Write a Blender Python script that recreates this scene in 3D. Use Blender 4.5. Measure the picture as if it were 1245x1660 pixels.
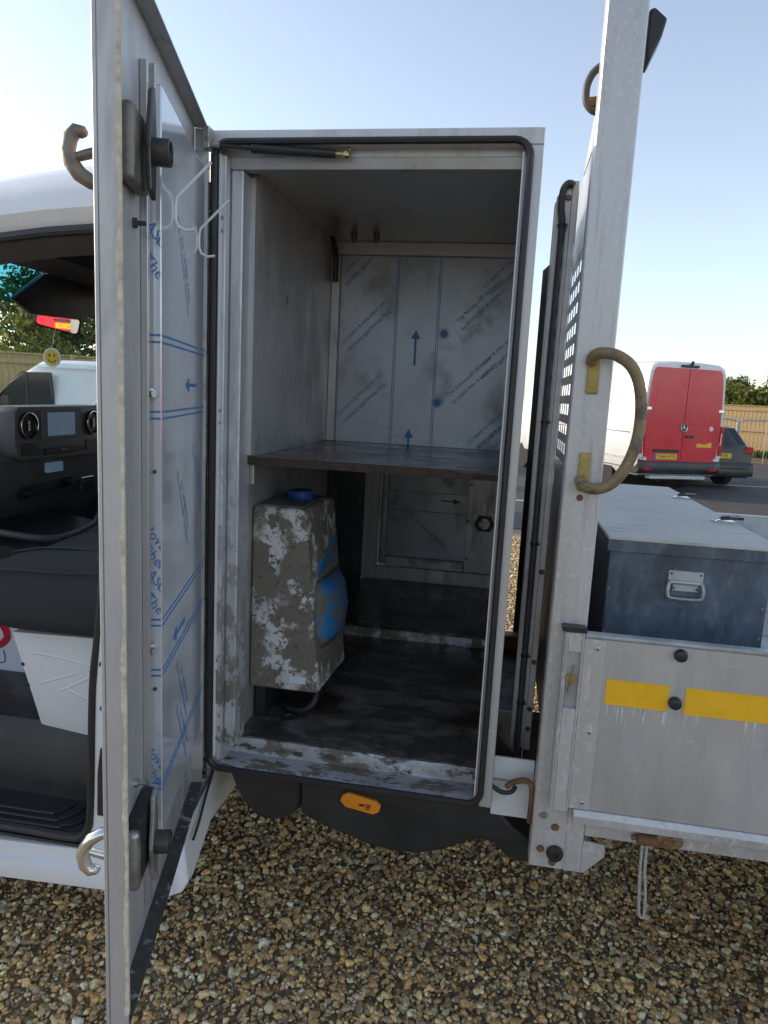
import bpy, bmesh, math, random
import numpy as np
from mathutils import Vector, Matrix

for o in list(bpy.data.objects): bpy.data.objects.remove(o)
SC = bpy.context.scene
COL = SC.collection
rad = math.radians
random.seed(7)

# ---------------------------------------------------------------- camera
CAM_X = Vector((0.98412, 0.07641, -0.16022))   # world X seen in camera axes (right, down, forward)
CAM_Y = Vector((0.17032, -0.15236, 0.97354))
CAM_Z = Vector((0.04998, -0.98537, -0.16295))
cam = bpy.data.cameras.new('camera')
cam_ob = bpy.data.objects.new('camera', cam); COL.objects.link(cam_ob)
rt = Vector((CAM_X[0], CAM_Y[0], CAM_Z[0])).normalized()
fw = Vector((CAM_X[2], CAM_Y[2], CAM_Z[2])).normalized()
up = rt.cross(fw).normalized()
rt = fw.cross(up).normalized()
mw = Matrix.Identity(4)
for i in range(3):
    mw[i][0] = rt[i]; mw[i][1] = up[i]; mw[i][2] = -fw[i]
mw.translation = Vector((0, -1.70, 1.72))
cam_ob.matrix_world = mw
cam.sensor_fit = 'HORIZONTAL'; cam.sensor_width = 36.0
cam.lens = 36.0 * 1151.0 / 1245.0
cam.clip_start = 0.02; cam.clip_end = 2000
SC.camera = cam_ob

# ---------------------------------------------------------------- world, sun, exposure
SUN_EL = rad(19); SUN_AZ = math.atan2(-0.99, 0.14)      # azimuth measured from +Y towards +X
world = bpy.data.worlds.new('World'); SC.world = world; world.use_nodes = True
wn = world.node_tree.nodes; wl = world.node_tree.links
sky = wn.new('ShaderNodeTexSky'); sky.sky_type = 'NISHITA'; sky.sun_disc = False
sky.sun_elevation = SUN_EL; sky.sun_rotation = SUN_AZ
sky.air_density = 1.0; sky.dust_density = 0.7; sky.ozone_density = 2.5
hz = wn.new('ShaderNodeHueSaturation'); hz.inputs['Saturation'].default_value = 0.64   # pale hazy air
wl.new(sky.outputs[0], hz.inputs['Color']); wl.new(hz.outputs[0], wn['Background'].inputs[0])
wn['Background'].inputs[1].default_value = 0.15
sl = bpy.data.lights.new('sun', 'SUN'); sl.energy = 2.0; sl.angle = rad(0.6); sl.color = (1.0, 0.80, 0.55)
so = bpy.data.objects.new('sun', sl); COL.objects.link(so)
sd = Vector((math.sin(SUN_AZ) * math.cos(SUN_EL), math.cos(SUN_AZ) * math.cos(SUN_EL), math.sin(SUN_EL)))
so.rotation_euler = sd.to_track_quat('Z', 'Y').to_euler()
SC.view_settings.view_transform = 'Standard'; SC.view_settings.look = 'None'
SC.view_settings.gamma = 1.0; SC.view_settings.use_curve_mapping = False
SC.view_settings.exposure = 0.92
SC.cycles.use_denoising = True
SC.cycles.max_bounces = 12; SC.cycles.diffuse_bounces = 8; SC.cycles.glossy_bounces = 6; SC.cycles.transparent_max_bounces = 12
SC.cycles.sample_clamp_indirect = 6.0

# ---------------------------------------------------------------- mesh helper
class MB:
    def __init__(s, M=None): s.v = []; s.f = []; s.M = M
    def add(s, vs, fs):
        n = len(s.v)
        for p in vs:
            p = Vector(p)
            s.v.append(s.M @ p if s.M else p)
        s.f += [tuple(i + n for i in f) for f in fs]
        return s
    def box(s, x0, x1, y0, y1, z0, z1):
        return s.add([(x0,y0,z0),(x1,y0,z0),(x1,y1,z0),(x0,y1,z0),(x0,y0,z1),(x1,y0,z1),(x1,y1,z1),(x0,y1,z1)],
                     [(0,3,2,1),(4,5,6,7),(0,1,5,4),(1,2,6,5),(2,3,7,6),(3,0,4,7)])
    def prism(s, poly, ax, a, b):
        def P(p, t): return {'x': (t,p[0],p[1]), 'y': (p[0],t,p[1]), 'z': (p[0],p[1],t)}[ax]
        n = len(poly)
        vs = [P(p,a) for p in poly] + [P(p,b) for p in poly]
        fs = [tuple(range(n-1,-1,-1)), tuple(range(n,2*n))] + [(i,(i+1)%n,(i+1)%n+n,i+n) for i in range(n)]
        return s.add(vs, fs)
    def tube(s, pts, r, seg=10, cap=True):
        pts = [Vector(p) for p in pts]; n = len(pts)
        rs = r if isinstance(r,(list,tuple)) else [r]*n
        vs = []; a = None
        for i,p in enumerate(pts):
            d = (pts[min(i+1,n-1)]-pts[max(i-1,0)]).normalized()
            a = d.orthogonal() if a is None else a - d*a.dot(d)
            a = a.normalized() if a.length > 1e-6 else d.orthogonal().normalized()
            b = d.cross(a)
            for k in range(seg):
                t = 2*math.pi*k/seg
                vs.append(p + (a*math.cos(t)+b*math.sin(t))*rs[i])
        fs = []
        for i in range(n-1):
            for k in range(seg):
                k2=(k+1)%seg; fs.append((i*seg+k,i*seg+k2,(i+1)*seg+k2,(i+1)*seg+k))
        if cap: fs += [tuple(range(seg-1,-1,-1)), tuple(range((n-1)*seg,n*seg))]
        return s.add(vs, fs)
    def lathe(s, prof, c, ax, seg=16):
        # prof: (radius, distance along the axis)
        ax = Vector(ax).normalized(); u = ax.orthogonal().normalized(); w = ax.cross(u); c = Vector(c)
        vs = [c + ax*h + (u*math.cos(2*math.pi*k/seg)+w*math.sin(2*math.pi*k/seg))*r for r,h in prof for k in range(seg)]
        fs = [(i*seg+k,i*seg+(k+1)%seg,(i+1)*seg+(k+1)%seg,(i+1)*seg+k) for i in range(len(prof)-1) for k in range(seg)]
        fs += [tuple(range(seg-1,-1,-1)), tuple(range((len(prof)-1)*seg,len(prof)*seg))]
        return s.add(vs, fs)
    def loft(s, rings, cap=True, closed=True):
        n = len(rings[0]); vs = [p for r in rings for p in r]; fs = []
        for i in range(len(rings)-1):
            for k in range(n if closed else n-1):
                k2=(k+1)%n; fs.append((i*n+k,i*n+k2,(i+1)*n+k2,(i+1)*n+k))
        if cap: fs += [tuple(range(n-1,-1,-1)), tuple(range((len(rings)-1)*n,len(rings)*n))]
        return s.add(vs, fs)
    def quad(s, a, b, c, d): return s.add([a,b,c,d],[(0,1,2,3)])
    def build(s, name, m, parent=None, bevel=0, seg=1, smooth=False, sub=0):
        me = bpy.data.meshes.new(name)
        bm = bmesh.new()
        vv = [bm.verts.new(p) for p in s.v]
        for f in s.f:
            try: bm.faces.new([vv[i] for i in f])
            except ValueError: pass
        bmesh.ops.recalc_face_normals(bm, faces=bm.faces)
        if bevel:
            ed = [e for e in bm.edges if len(e.link_faces)==2 and e.calc_face_angle(0) > rad(28)]
            bmesh.ops.bevel(bm, geom=ed, offset=bevel, segments=seg, profile=.6, affect='EDGES', clamp_overlap=True)
        bm.to_mesh(me); bm.free()
        if smooth:
            for p in me.polygons: p.use_smooth = True
            me.set_sharp_from_angle(angle=rad(40))
        me.materials.append(m)
        o = bpy.data.objects.new(name, me); COL.objects.link(o)
        if sub:
            md = o.modifiers.new('smooth','SUBSURF'); md.levels = sub; md.render_levels = sub
        if parent: adopt(o, parent)
        return o

WORLD = {}
def adopt(o, parent):
    o.parent = parent
    o.matrix_parent_inverse = WORLD.get(parent.name, Matrix.Identity(4)).inverted()
def tag(o, label=None, cat=None, group=None, kind=None):
    for k, v in (('label',label),('category',cat),('group',group),('kind',kind)):
        if v: o[k] = v
    return o
def thing(name, label, cat, loc=(0,0,0), group=None):
    o = bpy.data.objects.new(name, None); COL.objects.link(o); o.location = loc; o.empty_display_size = .1
    WORLD[o.name] = Matrix.Translation(Vector(loc))
    return tag(o, label, cat, group)

# ---------------------------------------------------------------- materials
def nodes(name):
    m = bpy.data.materials.new(name); m.use_nodes = True
    t = m.node_tree; return m, t.nodes, t.links, t.nodes['Principled BSDF']
def noise(N, L, scale, detail=4, rough=.6, stretch=None, co='Object', dist=0):
    tc = N.new('ShaderNodeTexCoord'); mp = N.new('ShaderNodeMapping')
    L.new(tc.outputs[co], mp.inputs[0])
    if stretch: mp.inputs['Scale'].default_value = stretch
    n = N.new('ShaderNodeTexNoise'); n.inputs['Scale'].default_value = scale
    n.inputs['Detail'].default_value = detail; n.inputs['Roughness'].default_value = rough
    n.inputs['Distortion'].default_value = dist
    L.new(mp.outputs[0], n.inputs['Vector']); return n.outputs[0]
def ramp(N, L, fac, a, b):
    r = N.new('ShaderNodeMapRange'); r.clamp = True
    r.inputs[1].default_value = a; r.inputs[2].default_value = b
    L.new(fac, r.inputs[0]); return r.outputs[0]
def mixc(N, L, fac, a, b):
    m = N.new('ShaderNodeMix'); m.data_type = 'RGBA'
    for s_, v in ((m.inputs[0],fac),(m.inputs[6],a),(m.inputs[7],b)):
        if hasattr(v,'is_output') or isinstance(v, bpy.types.NodeSocket): L.new(v, s_)
        elif isinstance(v,(tuple,list)): s_.default_value = (*v[:3],1)
        else: s_.default_value = v
    return m.outputs[2]
def mul(N, L, a, b, op='MULTIPLY'):
    m = N.new('ShaderNodeMath'); m.operation = op; m.use_clamp = True
    for s_, v in ((m.inputs[0],a),(m.inputs[1],b)):
        if isinstance(v,(int,float)): s_.default_value = v
        else: L.new(v, s_)
    return m.outputs[0]
def pm(name, col, rough=.5, metal=0., var=.18, vscale=6, stretch=None, bump=0., bscale=60, layers=(), spec=.5, coat=0., rvar=.12):
    """layers: (colour, scale, lo, hi, stretch, (z0,z1) fade or None, roughness)"""
    m, N, L, B = nodes(name)
    n1 = noise(N, L, vscale, 5, .65, stretch)
    lo = tuple(c*(1-var) for c in col); hi = tuple(min(1,c*(1+var)) for c in col)
    c = mixc(N, L, ramp(N,L,n1,.3,.7), lo, hi)
    rg = N.new('ShaderNodeMapRange'); L.new(n1, rg.inputs[0])
    rg.inputs[1].default_value=.3; rg.inputs[2].default_value=.7
    rg.inputs[3].default_value=max(.02,rough-rvar); rg.inputs[4].default_value=min(1,rough+rvar)
    r = rg.outputs[0]; met = None
    for ly in layers:
        lc, sc_, a, b, st, zf, lr = ly
        f = ramp(N, L, noise(N, L, sc_, 8, .68, st), a, b)
        if zf:
            g = N.new('ShaderNodeNewGeometry'); sx = N.new('ShaderNodeSeparateXYZ')
            L.new(g.outputs['Position'], sx.inputs[0])
            f = mul(N, L, f, ramp(N, L, sx.outputs[2], zf[0], zf[1]))
        c = mixc(N, L, f, c, lc)
        mx = N.new('ShaderNodeMix'); L.new(f, mx.inputs[0]); L.new(r, mx.inputs[2]); mx.inputs[3].default_value = lr; r = mx.outputs[0]
        if metal:
            mm = N.new('ShaderNodeMix'); L.new(f, mm.inputs[0]); mm.inputs[3].default_value = 0
            if met is None: mm.inputs[2].default_value = metal
            else: L.new(met, mm.inputs[2])
            met = mm.outputs[0]
    L.new(c, B.inputs['Base Color']); L.new(r, B.inputs['Roughness'])
    if met is not None: L.new(met, B.inputs['Metallic'])
    else: B.inputs['Metallic'].default_value = metal
    B.inputs['Specular IOR Level'].default_value = spec; B.inputs['Coat Weight'].default_value = coat
    B.inputs['Coat Roughness'].default_value = .06
    if bump:
        bn = N.new('ShaderNodeBump'); bn.inputs['Strength'].default_value = bump; bn.inputs['Distance'].default_value = .01
        L.new(noise(N, L, bscale, 4, .6, stretch), bn.inputs['Height']); L.new(bn.outputs[0], B.inputs['Normal'])
    return m
GREY_DIRT = (.19,.175,.15)
M = {}
M['alu'] = pm('weathered aluminium', (.55,.54,.535), .46, .55, .10, 5, (1,1,.4), .03, 30,
              [((.36,.345,.33), 9, .50, .80, (2,2,.4), None, .6), ((.76,.76,.76), 22, .62, .80, (.5,2,3), None, .5), ((.16,.14,.12), 70, .69, .75, None, None, .7)])
M['alu_post'] = pm('extruded aluminium post', (.57,.56,.555), .44, .5, .10, 4, (2,2,.15), .02, 40,
              [((.36,.35,.34), 14, .52, .80, (3,3,.25), None, .6), ((.70,.70,.70), 85, .52, .70, (1,1,.7), None, .5), ((.14,.12,.10), 110, .72, .77, None, None, .7)])
M['alu_dark'] = pm('dull aluminium sheet', (.46,.455,.45), .40, .65, .15, 4, (1,1,.3), .02, 30,
              [((.15,.15,.15), 12, .60, .72, (1.2,1.2,.5), None, .7)])
M['alu_splash'] = pm('aluminium splashed with dried concrete', (.62,.63,.65), .45, .6, .1, 5, (1,1,.3), .12, 90,
              [((.17,.145,.115), 20, .46, .52, (1,1,.7), (1.75,.85), .85), ((.33,.32,.31), 10, .5, .75, (3,3,.3), None, .6)])
M['sill_splash'] = pm('sill caked with dried concrete', (.58,.60,.64), .4, .55, .15, 6, (.4,1,1), .3, 60,
              [((.33,.31,.28), 8, .44, .62, (.4,1.5,1), None, .7), ((.17,.145,.115), 17, .49, .53, (.5,1,1), None, .85), ((.075,.06,.045), 30, .57, .61, (.5,1,1), None, .8), ((.72,.73,.75), 40, .62, .68, (.3,2,2), None, .35)])
M['liner'] = pm('dull stainless liner', (.62,.61,.60), .30, .7, .14, 5, (1,1,.2), .015, 30,
              [((.40,.38,.36), 6, .45, .75, (1,1.2,.5), None, .45), ((.12,.115,.11), 14, .63, .72, (1,1.5,.6), None, .6)])
M['ceiling'] = pm('grey ceiling sheet', (.46,.45,.43), .34, .65, .2, 3, None)  # mid grey metal, tone varied at random
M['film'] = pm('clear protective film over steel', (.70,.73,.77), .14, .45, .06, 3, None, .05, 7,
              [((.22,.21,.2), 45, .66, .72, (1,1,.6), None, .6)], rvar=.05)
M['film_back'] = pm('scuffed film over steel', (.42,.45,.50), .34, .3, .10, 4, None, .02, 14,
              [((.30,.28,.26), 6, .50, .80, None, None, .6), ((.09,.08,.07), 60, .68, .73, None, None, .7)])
M['print'] = pm('blue ink', (.06,.20,.48), .5, 0, .15, 40)
M['print_faint'] = pm('faded blue ink', (.12,.17,.27), .5, 0, .2, 40)
M['rubber'] = pm('black rubber', (.022,.022,.024), .42, 0, .25, 30, None, .05, 60)
M['black_plastic'] = pm('black moulded plastic', (.028,.028,.03), .38, 0, .2, 8, None, .04, 90, [((.06,.055,.05), 14, .6, .8, None, None, .7)])
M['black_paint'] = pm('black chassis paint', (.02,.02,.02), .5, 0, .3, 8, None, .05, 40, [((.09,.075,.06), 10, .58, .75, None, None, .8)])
M['dirty_lip'] = pm('lip caked with dirt', (.075,.07,.062), .62, .1, .4, 22, None, .25, 60, [((.34,.35,.37), 30, .58, .66, None, None, .5)])
M['floor_ply'] = pm('worn black phenolic ply', (.095,.080,.070), .24, 0, .35, 4, None, .06, 50,
              [((.32,.30,.29), 6, .46, .74, (1,2.2,1), None, .45), ((.045,.028,.018), 4, .50, .62, None, None, .35), ((.30,.28,.26), 30, .66, .72, (1,3,1), None, .6)], rvar=.08)
M['shelf_top'] = pm('stained phenolic shelf', (.075,.06,.052), .24, 0, .3, 5, None, .05, 40, [((.14,.135,.135), 7, .55, .75, (1,2,1), None, .5)])
def ply_edge():
    m, N, L, B = nodes('ply edge')
    g = N.new('ShaderNodeNewGeometry'); sx = N.new('ShaderNodeSeparateXYZ'); L.new(g.outputs['Position'], sx.inputs[0])
    w = N.new('ShaderNodeMath'); w.operation='MULTIPLY'; w.inputs[1].default_value = 1250; L.new(sx.outputs[2], w.inputs[0])
    s_ = N.new('ShaderNodeMath'); s_.operation='SINE'; L.new(w.outputs[0], s_.inputs[0])
    f = ramp(N, L, s_.outputs[0], -.6, .6)
    n2 = ramp(N, L, noise(N, L, 40, 4, .6, (1,1,4)), .35, .65)
    c = mixc(N, L, mul(N,L,f,n2), (.03,.021,.016), (.12,.072,.048)); L.new(c, B.inputs['Base Color'])
    B.inputs['Roughness'].default_value=.8; return m
M['ply'] = ply_edge()
M['white_paint'] = pm('white vehicle paint', (.74,.76,.79), .25, 0, .03, 3, None, 0, 30, [((.5,.48,.44), 8, .66, .85, None, None, .5)], coat=.4)
M['white_panel'] = pm('white painted plate', (.72,.73,.73), .45, 0, .05, 6)
M['seat'] = pm('charcoal seat cloth', (.030,.031,.037), .9, 0, .2, 40, None, .12, 300)
M['dash'] = pm('dark grey dashboard plastic', (.11,.112,.124), .55, 0, .1, 20, None, .06, 350)
M['dash_black'] = pm('black trim plastic', (.012,.012,.013), .4, 0, .2, 20)
M['headliner'] = pm('dark grey headliner', (.075,.075,.078), .9, 0, .1, 20)
M['chrome'] = pm('bright metal', (.75,.75,.76), .18, 1, .05, 10)
M['steel'] = pm('cast steel', (.42,.41,.39), .42, .85, .25, 30, None, .15, 60, [((.12,.09,.07), 30, .55, .68, None, None, .7)])
M['steel_dark'] = pm('oily dark steel', (.10,.095,.09), .45, .7, .3, 25, None, .15, 60)
M['brass'] = pm('brass end fitting', (.55,.42,.18), .35, .9, .2, 30)
M['rust'] = pm('rusty steel', (.20,.105,.05), .75, .2, .45, 30, None, .3, 70, [((.34,.27,.18), 20, .55, .7, None, None, .7)])
M['handle_paint'] = pm('worn mustard paint', (.26,.19,.095), .5, .1, .3, 14, None, .1, 50, [((.12,.10,.08), 18, .52, .62, None, None, .6), ((.42,.33,.14), 25, .6, .68, None, None, .5)])
M['mustard'] = pm('mustard painted pad', (.45,.34,.10), .5, .1, .2, 30, None, .08, 50, [((.2,.17,.11), 40, .6, .7, None, None, .6)])
M['wire'] = pm('white coated wire', (.74,.75,.77), .35, 0, .05, 10)
M['tape'] = pm('yellow reflective tape', (.95,.52,.02), .35, 0, .05, 30, None, .05, 400, [((.55,.36,.08), 25, .62, .8, (1,1,.4), None, .6)])
M['amber'] = pm('amber lens', (.90,.30,.015), .2, 0, .06, 40, coat=.6)
M['rope'] = pm('frayed grey rope', (.42,.40,.36), .95, 0, .25, 120, None, .4, 200)
M['conduit'] = pm('grey conduit', (.06,.06,.065), .5, 0, .15, 10)
M['mirror'] = pm('mirror glass', (.9,.9,.9), .015, 1, 0, 1, rvar=0)
M['screen'] = pm('dashboard display', (.16,.26,.38), .12, 0, .1, 8, rvar=0)
M['screen'].node_tree.nodes['Principled BSDF'].inputs['Emission Color'].default_value = (.35,.55,.8,1)
M['screen'].node_tree.nodes['Principled BSDF'].inputs['Emission Strength'].default_value = .06
M['tankwhite'] = pm('white plastic caked in dried concrete', (.70,.72,.71), .5, 0, .06, 8, None, .3, 80,
              [((.36,.34,.29), 8, .40, .60, None, None, .8), ((.19,.17,.135), 15, .475, .505, (1,1,.75), None, .9), ((.20,.18,.145), 4, .50, .56, None, None, .9), ((.13,.115,.095), 70, .55, .60, None, None, .9)])
M['tankblue'] = pm('blue plastic with concrete splashes', (.03,.20,.46), .45, 0, .2, 8, None, .25, 50,
              [((.16,.145,.12), 14, .47, .53, None, None, .9)])
M['tankcap'] = pm('blue screw cap', (.03,.07,.26), .4, 0, .15, 20)
M['tankdirt'] = pm('dust covered plastic', (.17,.155,.135), .85, 0, .3, 14, None, .2, 60)
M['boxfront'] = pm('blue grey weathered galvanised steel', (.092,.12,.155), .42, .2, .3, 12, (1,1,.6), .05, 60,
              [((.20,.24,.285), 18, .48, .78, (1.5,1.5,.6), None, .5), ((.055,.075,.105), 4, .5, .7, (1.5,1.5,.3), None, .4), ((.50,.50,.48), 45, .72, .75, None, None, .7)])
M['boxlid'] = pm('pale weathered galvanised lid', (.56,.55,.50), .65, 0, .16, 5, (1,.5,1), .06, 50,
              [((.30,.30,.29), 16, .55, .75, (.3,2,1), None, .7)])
M['boxside'] = pm('dark galvanised side', (.09,.09,.085), .6, .2, .3, 6, (1,1,.3), .05, 50)  # much darker than the lid, streaked at random
M['gal'] = pm('galvanised sheet', (.50,.52,.52), .45, .6, .2, 9, None, .03, 40, [((.25,.26,.25), 12, .52, .66, None, None, .6)])
M['red_paint'] = pm('red vehicle paint', (.66,.02,.04), .25, 0, .03, 2, coat=.25)
M['red_lens'] = pm('red lens', (.55,.015,.015), .15, 0, .2, 20, coat=.5)
M['plate'] = pm('yellow number plate', (.80,.55,.03), .4, 0, .02, 5)
M['ink'] = pm('black lettering', (.012,.012,.014), .5, 0, .1, 10)
M['glassdark'] = pm('dark vehicle glass', (.02,.028,.03), .06, 0, .1, 3, rvar=0)
M['brownpaint'] = pm('dark bronze vehicle paint', (.022,.020,.016), .38, 0, .05, 3, coat=.15)
M['tyre'] = pm('tyre rubber', (.02,.02,.02), .8, 0, .2, 20, None, .1, 60)
M['wood'] = pm('weathered fence timber', (.36,.26,.13), .85, 0, .22, 5, (6,6,.6), .08, 40, [((.20,.15,.085), 5, .5, .7, (5,5,.5), None, .9)])
M['wood_grey'] = pm('warm tan fence timber', (.54,.40,.19), .85, 0, .22, 5, (6,6,.6), .08, 40, [((.30,.24,.14), 5, .5, .7, (5,5,.5), None, .9)])  # lighter, warmer tan than the other fence timber
M['bark'] = pm('bark', (.10,.075,.05), .9, 0, .3, 12, (2,2,.5), .3, 30)
M['asphalt'] = pm('asphalt', (.06,.058,.056), .85, 0, .2, 2, None, .15, 120, [((.10,.095,.085), 3, .5, .7, None, None, .9)])
M['line'] = pm('worn road paint', (.55,.50,.38), .7, 0, .2, 8)
M['soil'] = pm('reddish soil', (.14,.085,.055), .95, 0, .3, 4, None, .3, 30)
M['steel_worn_shade'] = pm('grimy cast steel darkened for shade', (.20,.175,.15), .45, .6, .3, 30, None, .15, 60)  # grime plus the shadow missing on the top handle, both in the colour
M['drip'] = pm('chalky drip marks', (.66,.66,.65), .7, 0, .15, 60)
M['mastic'] = pm('cream mastic bead', (.62,.54,.42), .8, 0, .3, 60, None, .3, 90)
M['smile'] = pm('yellow card', (.80,.52,.03), .5, 0, .03, 10)
M['white_card'] = pm('white card', (.72,.75,.80), .5, 0, .04, 10)
def leaf_mat(name):
    m, N, L, B = nodes(name)
    a = N.new('ShaderNodeAttribute'); a.attribute_name = 'Col'
    L.new(a.outputs['Color'], B.inputs['Base Color']); B.inputs['Roughness'].default_value = .6
    tr = N.new('ShaderNodeBsdfTranslucent'); L.new(a.outputs['Color'], tr.inputs[0])
    mx = N.new('ShaderNodeMixShader'); mx.inputs[0].default_value = .5
    L.new(B.outputs[0], mx.inputs[1]); L.new(tr.outputs[0], mx.inputs[2])
    L.new(mx.outputs[0], N['Material Output'].inputs[0]); return m
M['leaf'] = leaf_mat('foliage')
def glass_mat(name, tint):
    m, N, L, B = nodes(name)
    t = N.new('ShaderNodeBsdfTransparent'); t.inputs[0].default_value = (*tint,1)
    g = N.new('ShaderNodeBsdfGlossy'); g.inputs['Roughness'].default_value = .02
    mx = N.new('ShaderNodeMixShader'); mx.inputs[0].default_value = .05; L.new(t.outputs[0], mx.inputs[1]); L.new(g.outputs[0], mx.inputs[2])
    L.new(mx.outputs[0], N['Material Output'].inputs[0]); return m
M['glass'] = glass_mat('windscreen glass', (.86,.93,.90))
M['sunstrip'] = glass_mat('tinted windscreen band', (.10,.42,.50))
def stone_mat(name):
    m, N, L, B = nodes(name)
    a = N.new('ShaderNodeAttribute'); a.attribute_name = 'Col'
    f = ramp(N, L, noise(N, L, 90, 4, .7), .3, .7)
    c = mixc(N, L, f, (.55,.5,.45), (1.35,1.3,1.2))
    mm = N.new('ShaderNodeMix'); mm.data_type='RGBA'; mm.blend_type='MULTIPLY'; mm.inputs[0].default_value = 1
    L.new(a.outputs['Color'], mm.inputs[6]); L.new(c, mm.inputs[7])
    L.new(mm.outputs[2], B.inputs['Base Color']); B.inputs['Roughness'].default_value = .55; return m
M['stone'] = stone_mat('flint pebbles')
def ground_mat():
    m, N, L, B = nodes('gravel ground')
    tc = N.new('ShaderNodeTexCoord'); v = N.new('ShaderNodeTexVoronoi'); v.inputs['Scale'].default_value = 48
    L.new(tc.outputs['Object'], v.inputs['Vector'])
    cr = N.new('ShaderNodeValToRGB'); e = cr.color_ramp.elements
    e[0].position = 0; e[0].color = (.20,.16,.10,1); e[1].position = 1; e[1].color = (.52,.42,.27,1)
    for p_, c_ in ((.3,(.36,.27,.15,1)),(.55,(.46,.34,.18,1)),(.8,(.44,.36,.24,1))):
        x = e.new(p_); x.color = c_
    sp = N.new('ShaderNodeSeparateColor'); L.new(v.outputs['Color'], sp.inputs[0]); L.new(sp.outputs[0], cr.inputs[0])
    d = ramp(N, L, v.outputs['Distance'], .15, .6)
    c = mixc(N, L, d, cr.outputs[0], (.22,.17,.105))
    L.new(c, B.inputs['Base Color']); B.inputs['Roughness'].default_value = .8
    bn = N.new('ShaderNodeBump'); bn.inputs['Strength'].default_value = .8; bn.inputs['Distance'].default_value = .012; bn.invert = True
    L.new(v.outputs['Distance'], bn.inputs['Height']); L.new(bn.outputs[0], B.inputs['Normal']); return m
M['ground'] = ground_mat()
M['grass'] = pm('rough grass', (.06,.09,.025), .9, 0, .4, 8, None, .5, 40)

# ---------------------------------------------------------------- text
_tx = {}
def text_mesh(s):
    if s not in _tx:
        cu = bpy.data.curves.new('t','FONT'); cu.body = s; cu.align_x = 'CENTER'; cu.align_y = 'CENTER'; cu.resolution_u = 2
        ob = bpy.data.objects.new('t', cu); COL.objects.link(ob)
        dg = bpy.context.evaluated_depsgraph_get(); me = bpy.data.meshes.new_from_object(ob.evaluated_get(dg))
        _tx[s] = ([v.co.copy() for v in me.vertices], [tuple(p.vertices) for p in me.polygons])
        bpy.data.objects.remove(ob); bpy.data.meshes.remove(me)
    return _tx[s]
def put_text(mb, s, size, org, right, upv, rot=0, keep=None):
    vs, fs = text_mesh(s); r = Vector(right); u = Vector(upv); o = Vector(org)
    ca, sa = math.cos(rot), math.sin(rot)
    q = [o + r*((p.x*ca-p.y*sa)*size) + u*((p.x*sa+p.y*ca)*size) for p in vs]
    if keep: fs = [f for f in fs if all(keep(q[i]) for i in f)]
    used = sorted({i for f in fs for i in f}); ix = {i: k for k, i in enumerate(used)}
    mb.add([q[i] for i in used], [tuple(ix[i] for i in f) for f in fs])

# ================================================================ SETTING
g = MB().quad((-300,-300,0),(300,-300,0),(300,500,0),(-300,500,0)).build('ground', M['ground']); tag(g, kind='structure')
road = MB().prism([(-40,7.6),(60,8.6),(60,24.5),(-40,24.5)],'z',.004,.012).build('road', M['asphalt']); tag(road, kind='structure')
for a, b in (((-8,10.6),(30,11.6)), ((4.0,15.9),(14,17.6))):
    dx, dy = b[0]-a[0], b[1]-a[1]; l_ = math.hypot(dx,dy); nx, ny = -dy/l_*.06, dx/l_*.06
    MB().prism([(a[0]-nx,a[1]-ny),(b[0]-nx,b[1]-ny),(b[0]+nx,b[1]+ny),(a[0]+nx,a[1]+ny)],'z',.016,.018).build('road_marking', M['line'], road)
vg = MB().prism([(3,29.2),(12.2,21.5),(30,21.5),(30,40),(3,40)],'z',.012,.14).build('verge', M['soil']); tag(vg, kind='structure')
gr = MB()
rs = np.random.RandomState(3)
for i in range(5200):
    t = rs.uniform(0,1); x = 6+7.5*t-rs.uniform(.1,1.6)*.625; y = 30-6*t-rs.uniform(.1,1.6)*.78; h_ = rs.uniform(.08,.3); a = rs.uniform(0,6.28)
    dx, dy = .03*math.cos(a), .03*math.sin(a)
    gr.add([(x-dx,y-dy,.14),(x+dx,y+dy,.14),(x+rs.normal()*.05,y+rs.normal()*.05,.14+h_)],[(0,1,2)])
tag(gr.build('grass', M['grass']), 'strip of rough grass at the foot of the far timber fence', 'grass', kind='stuff')

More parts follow.
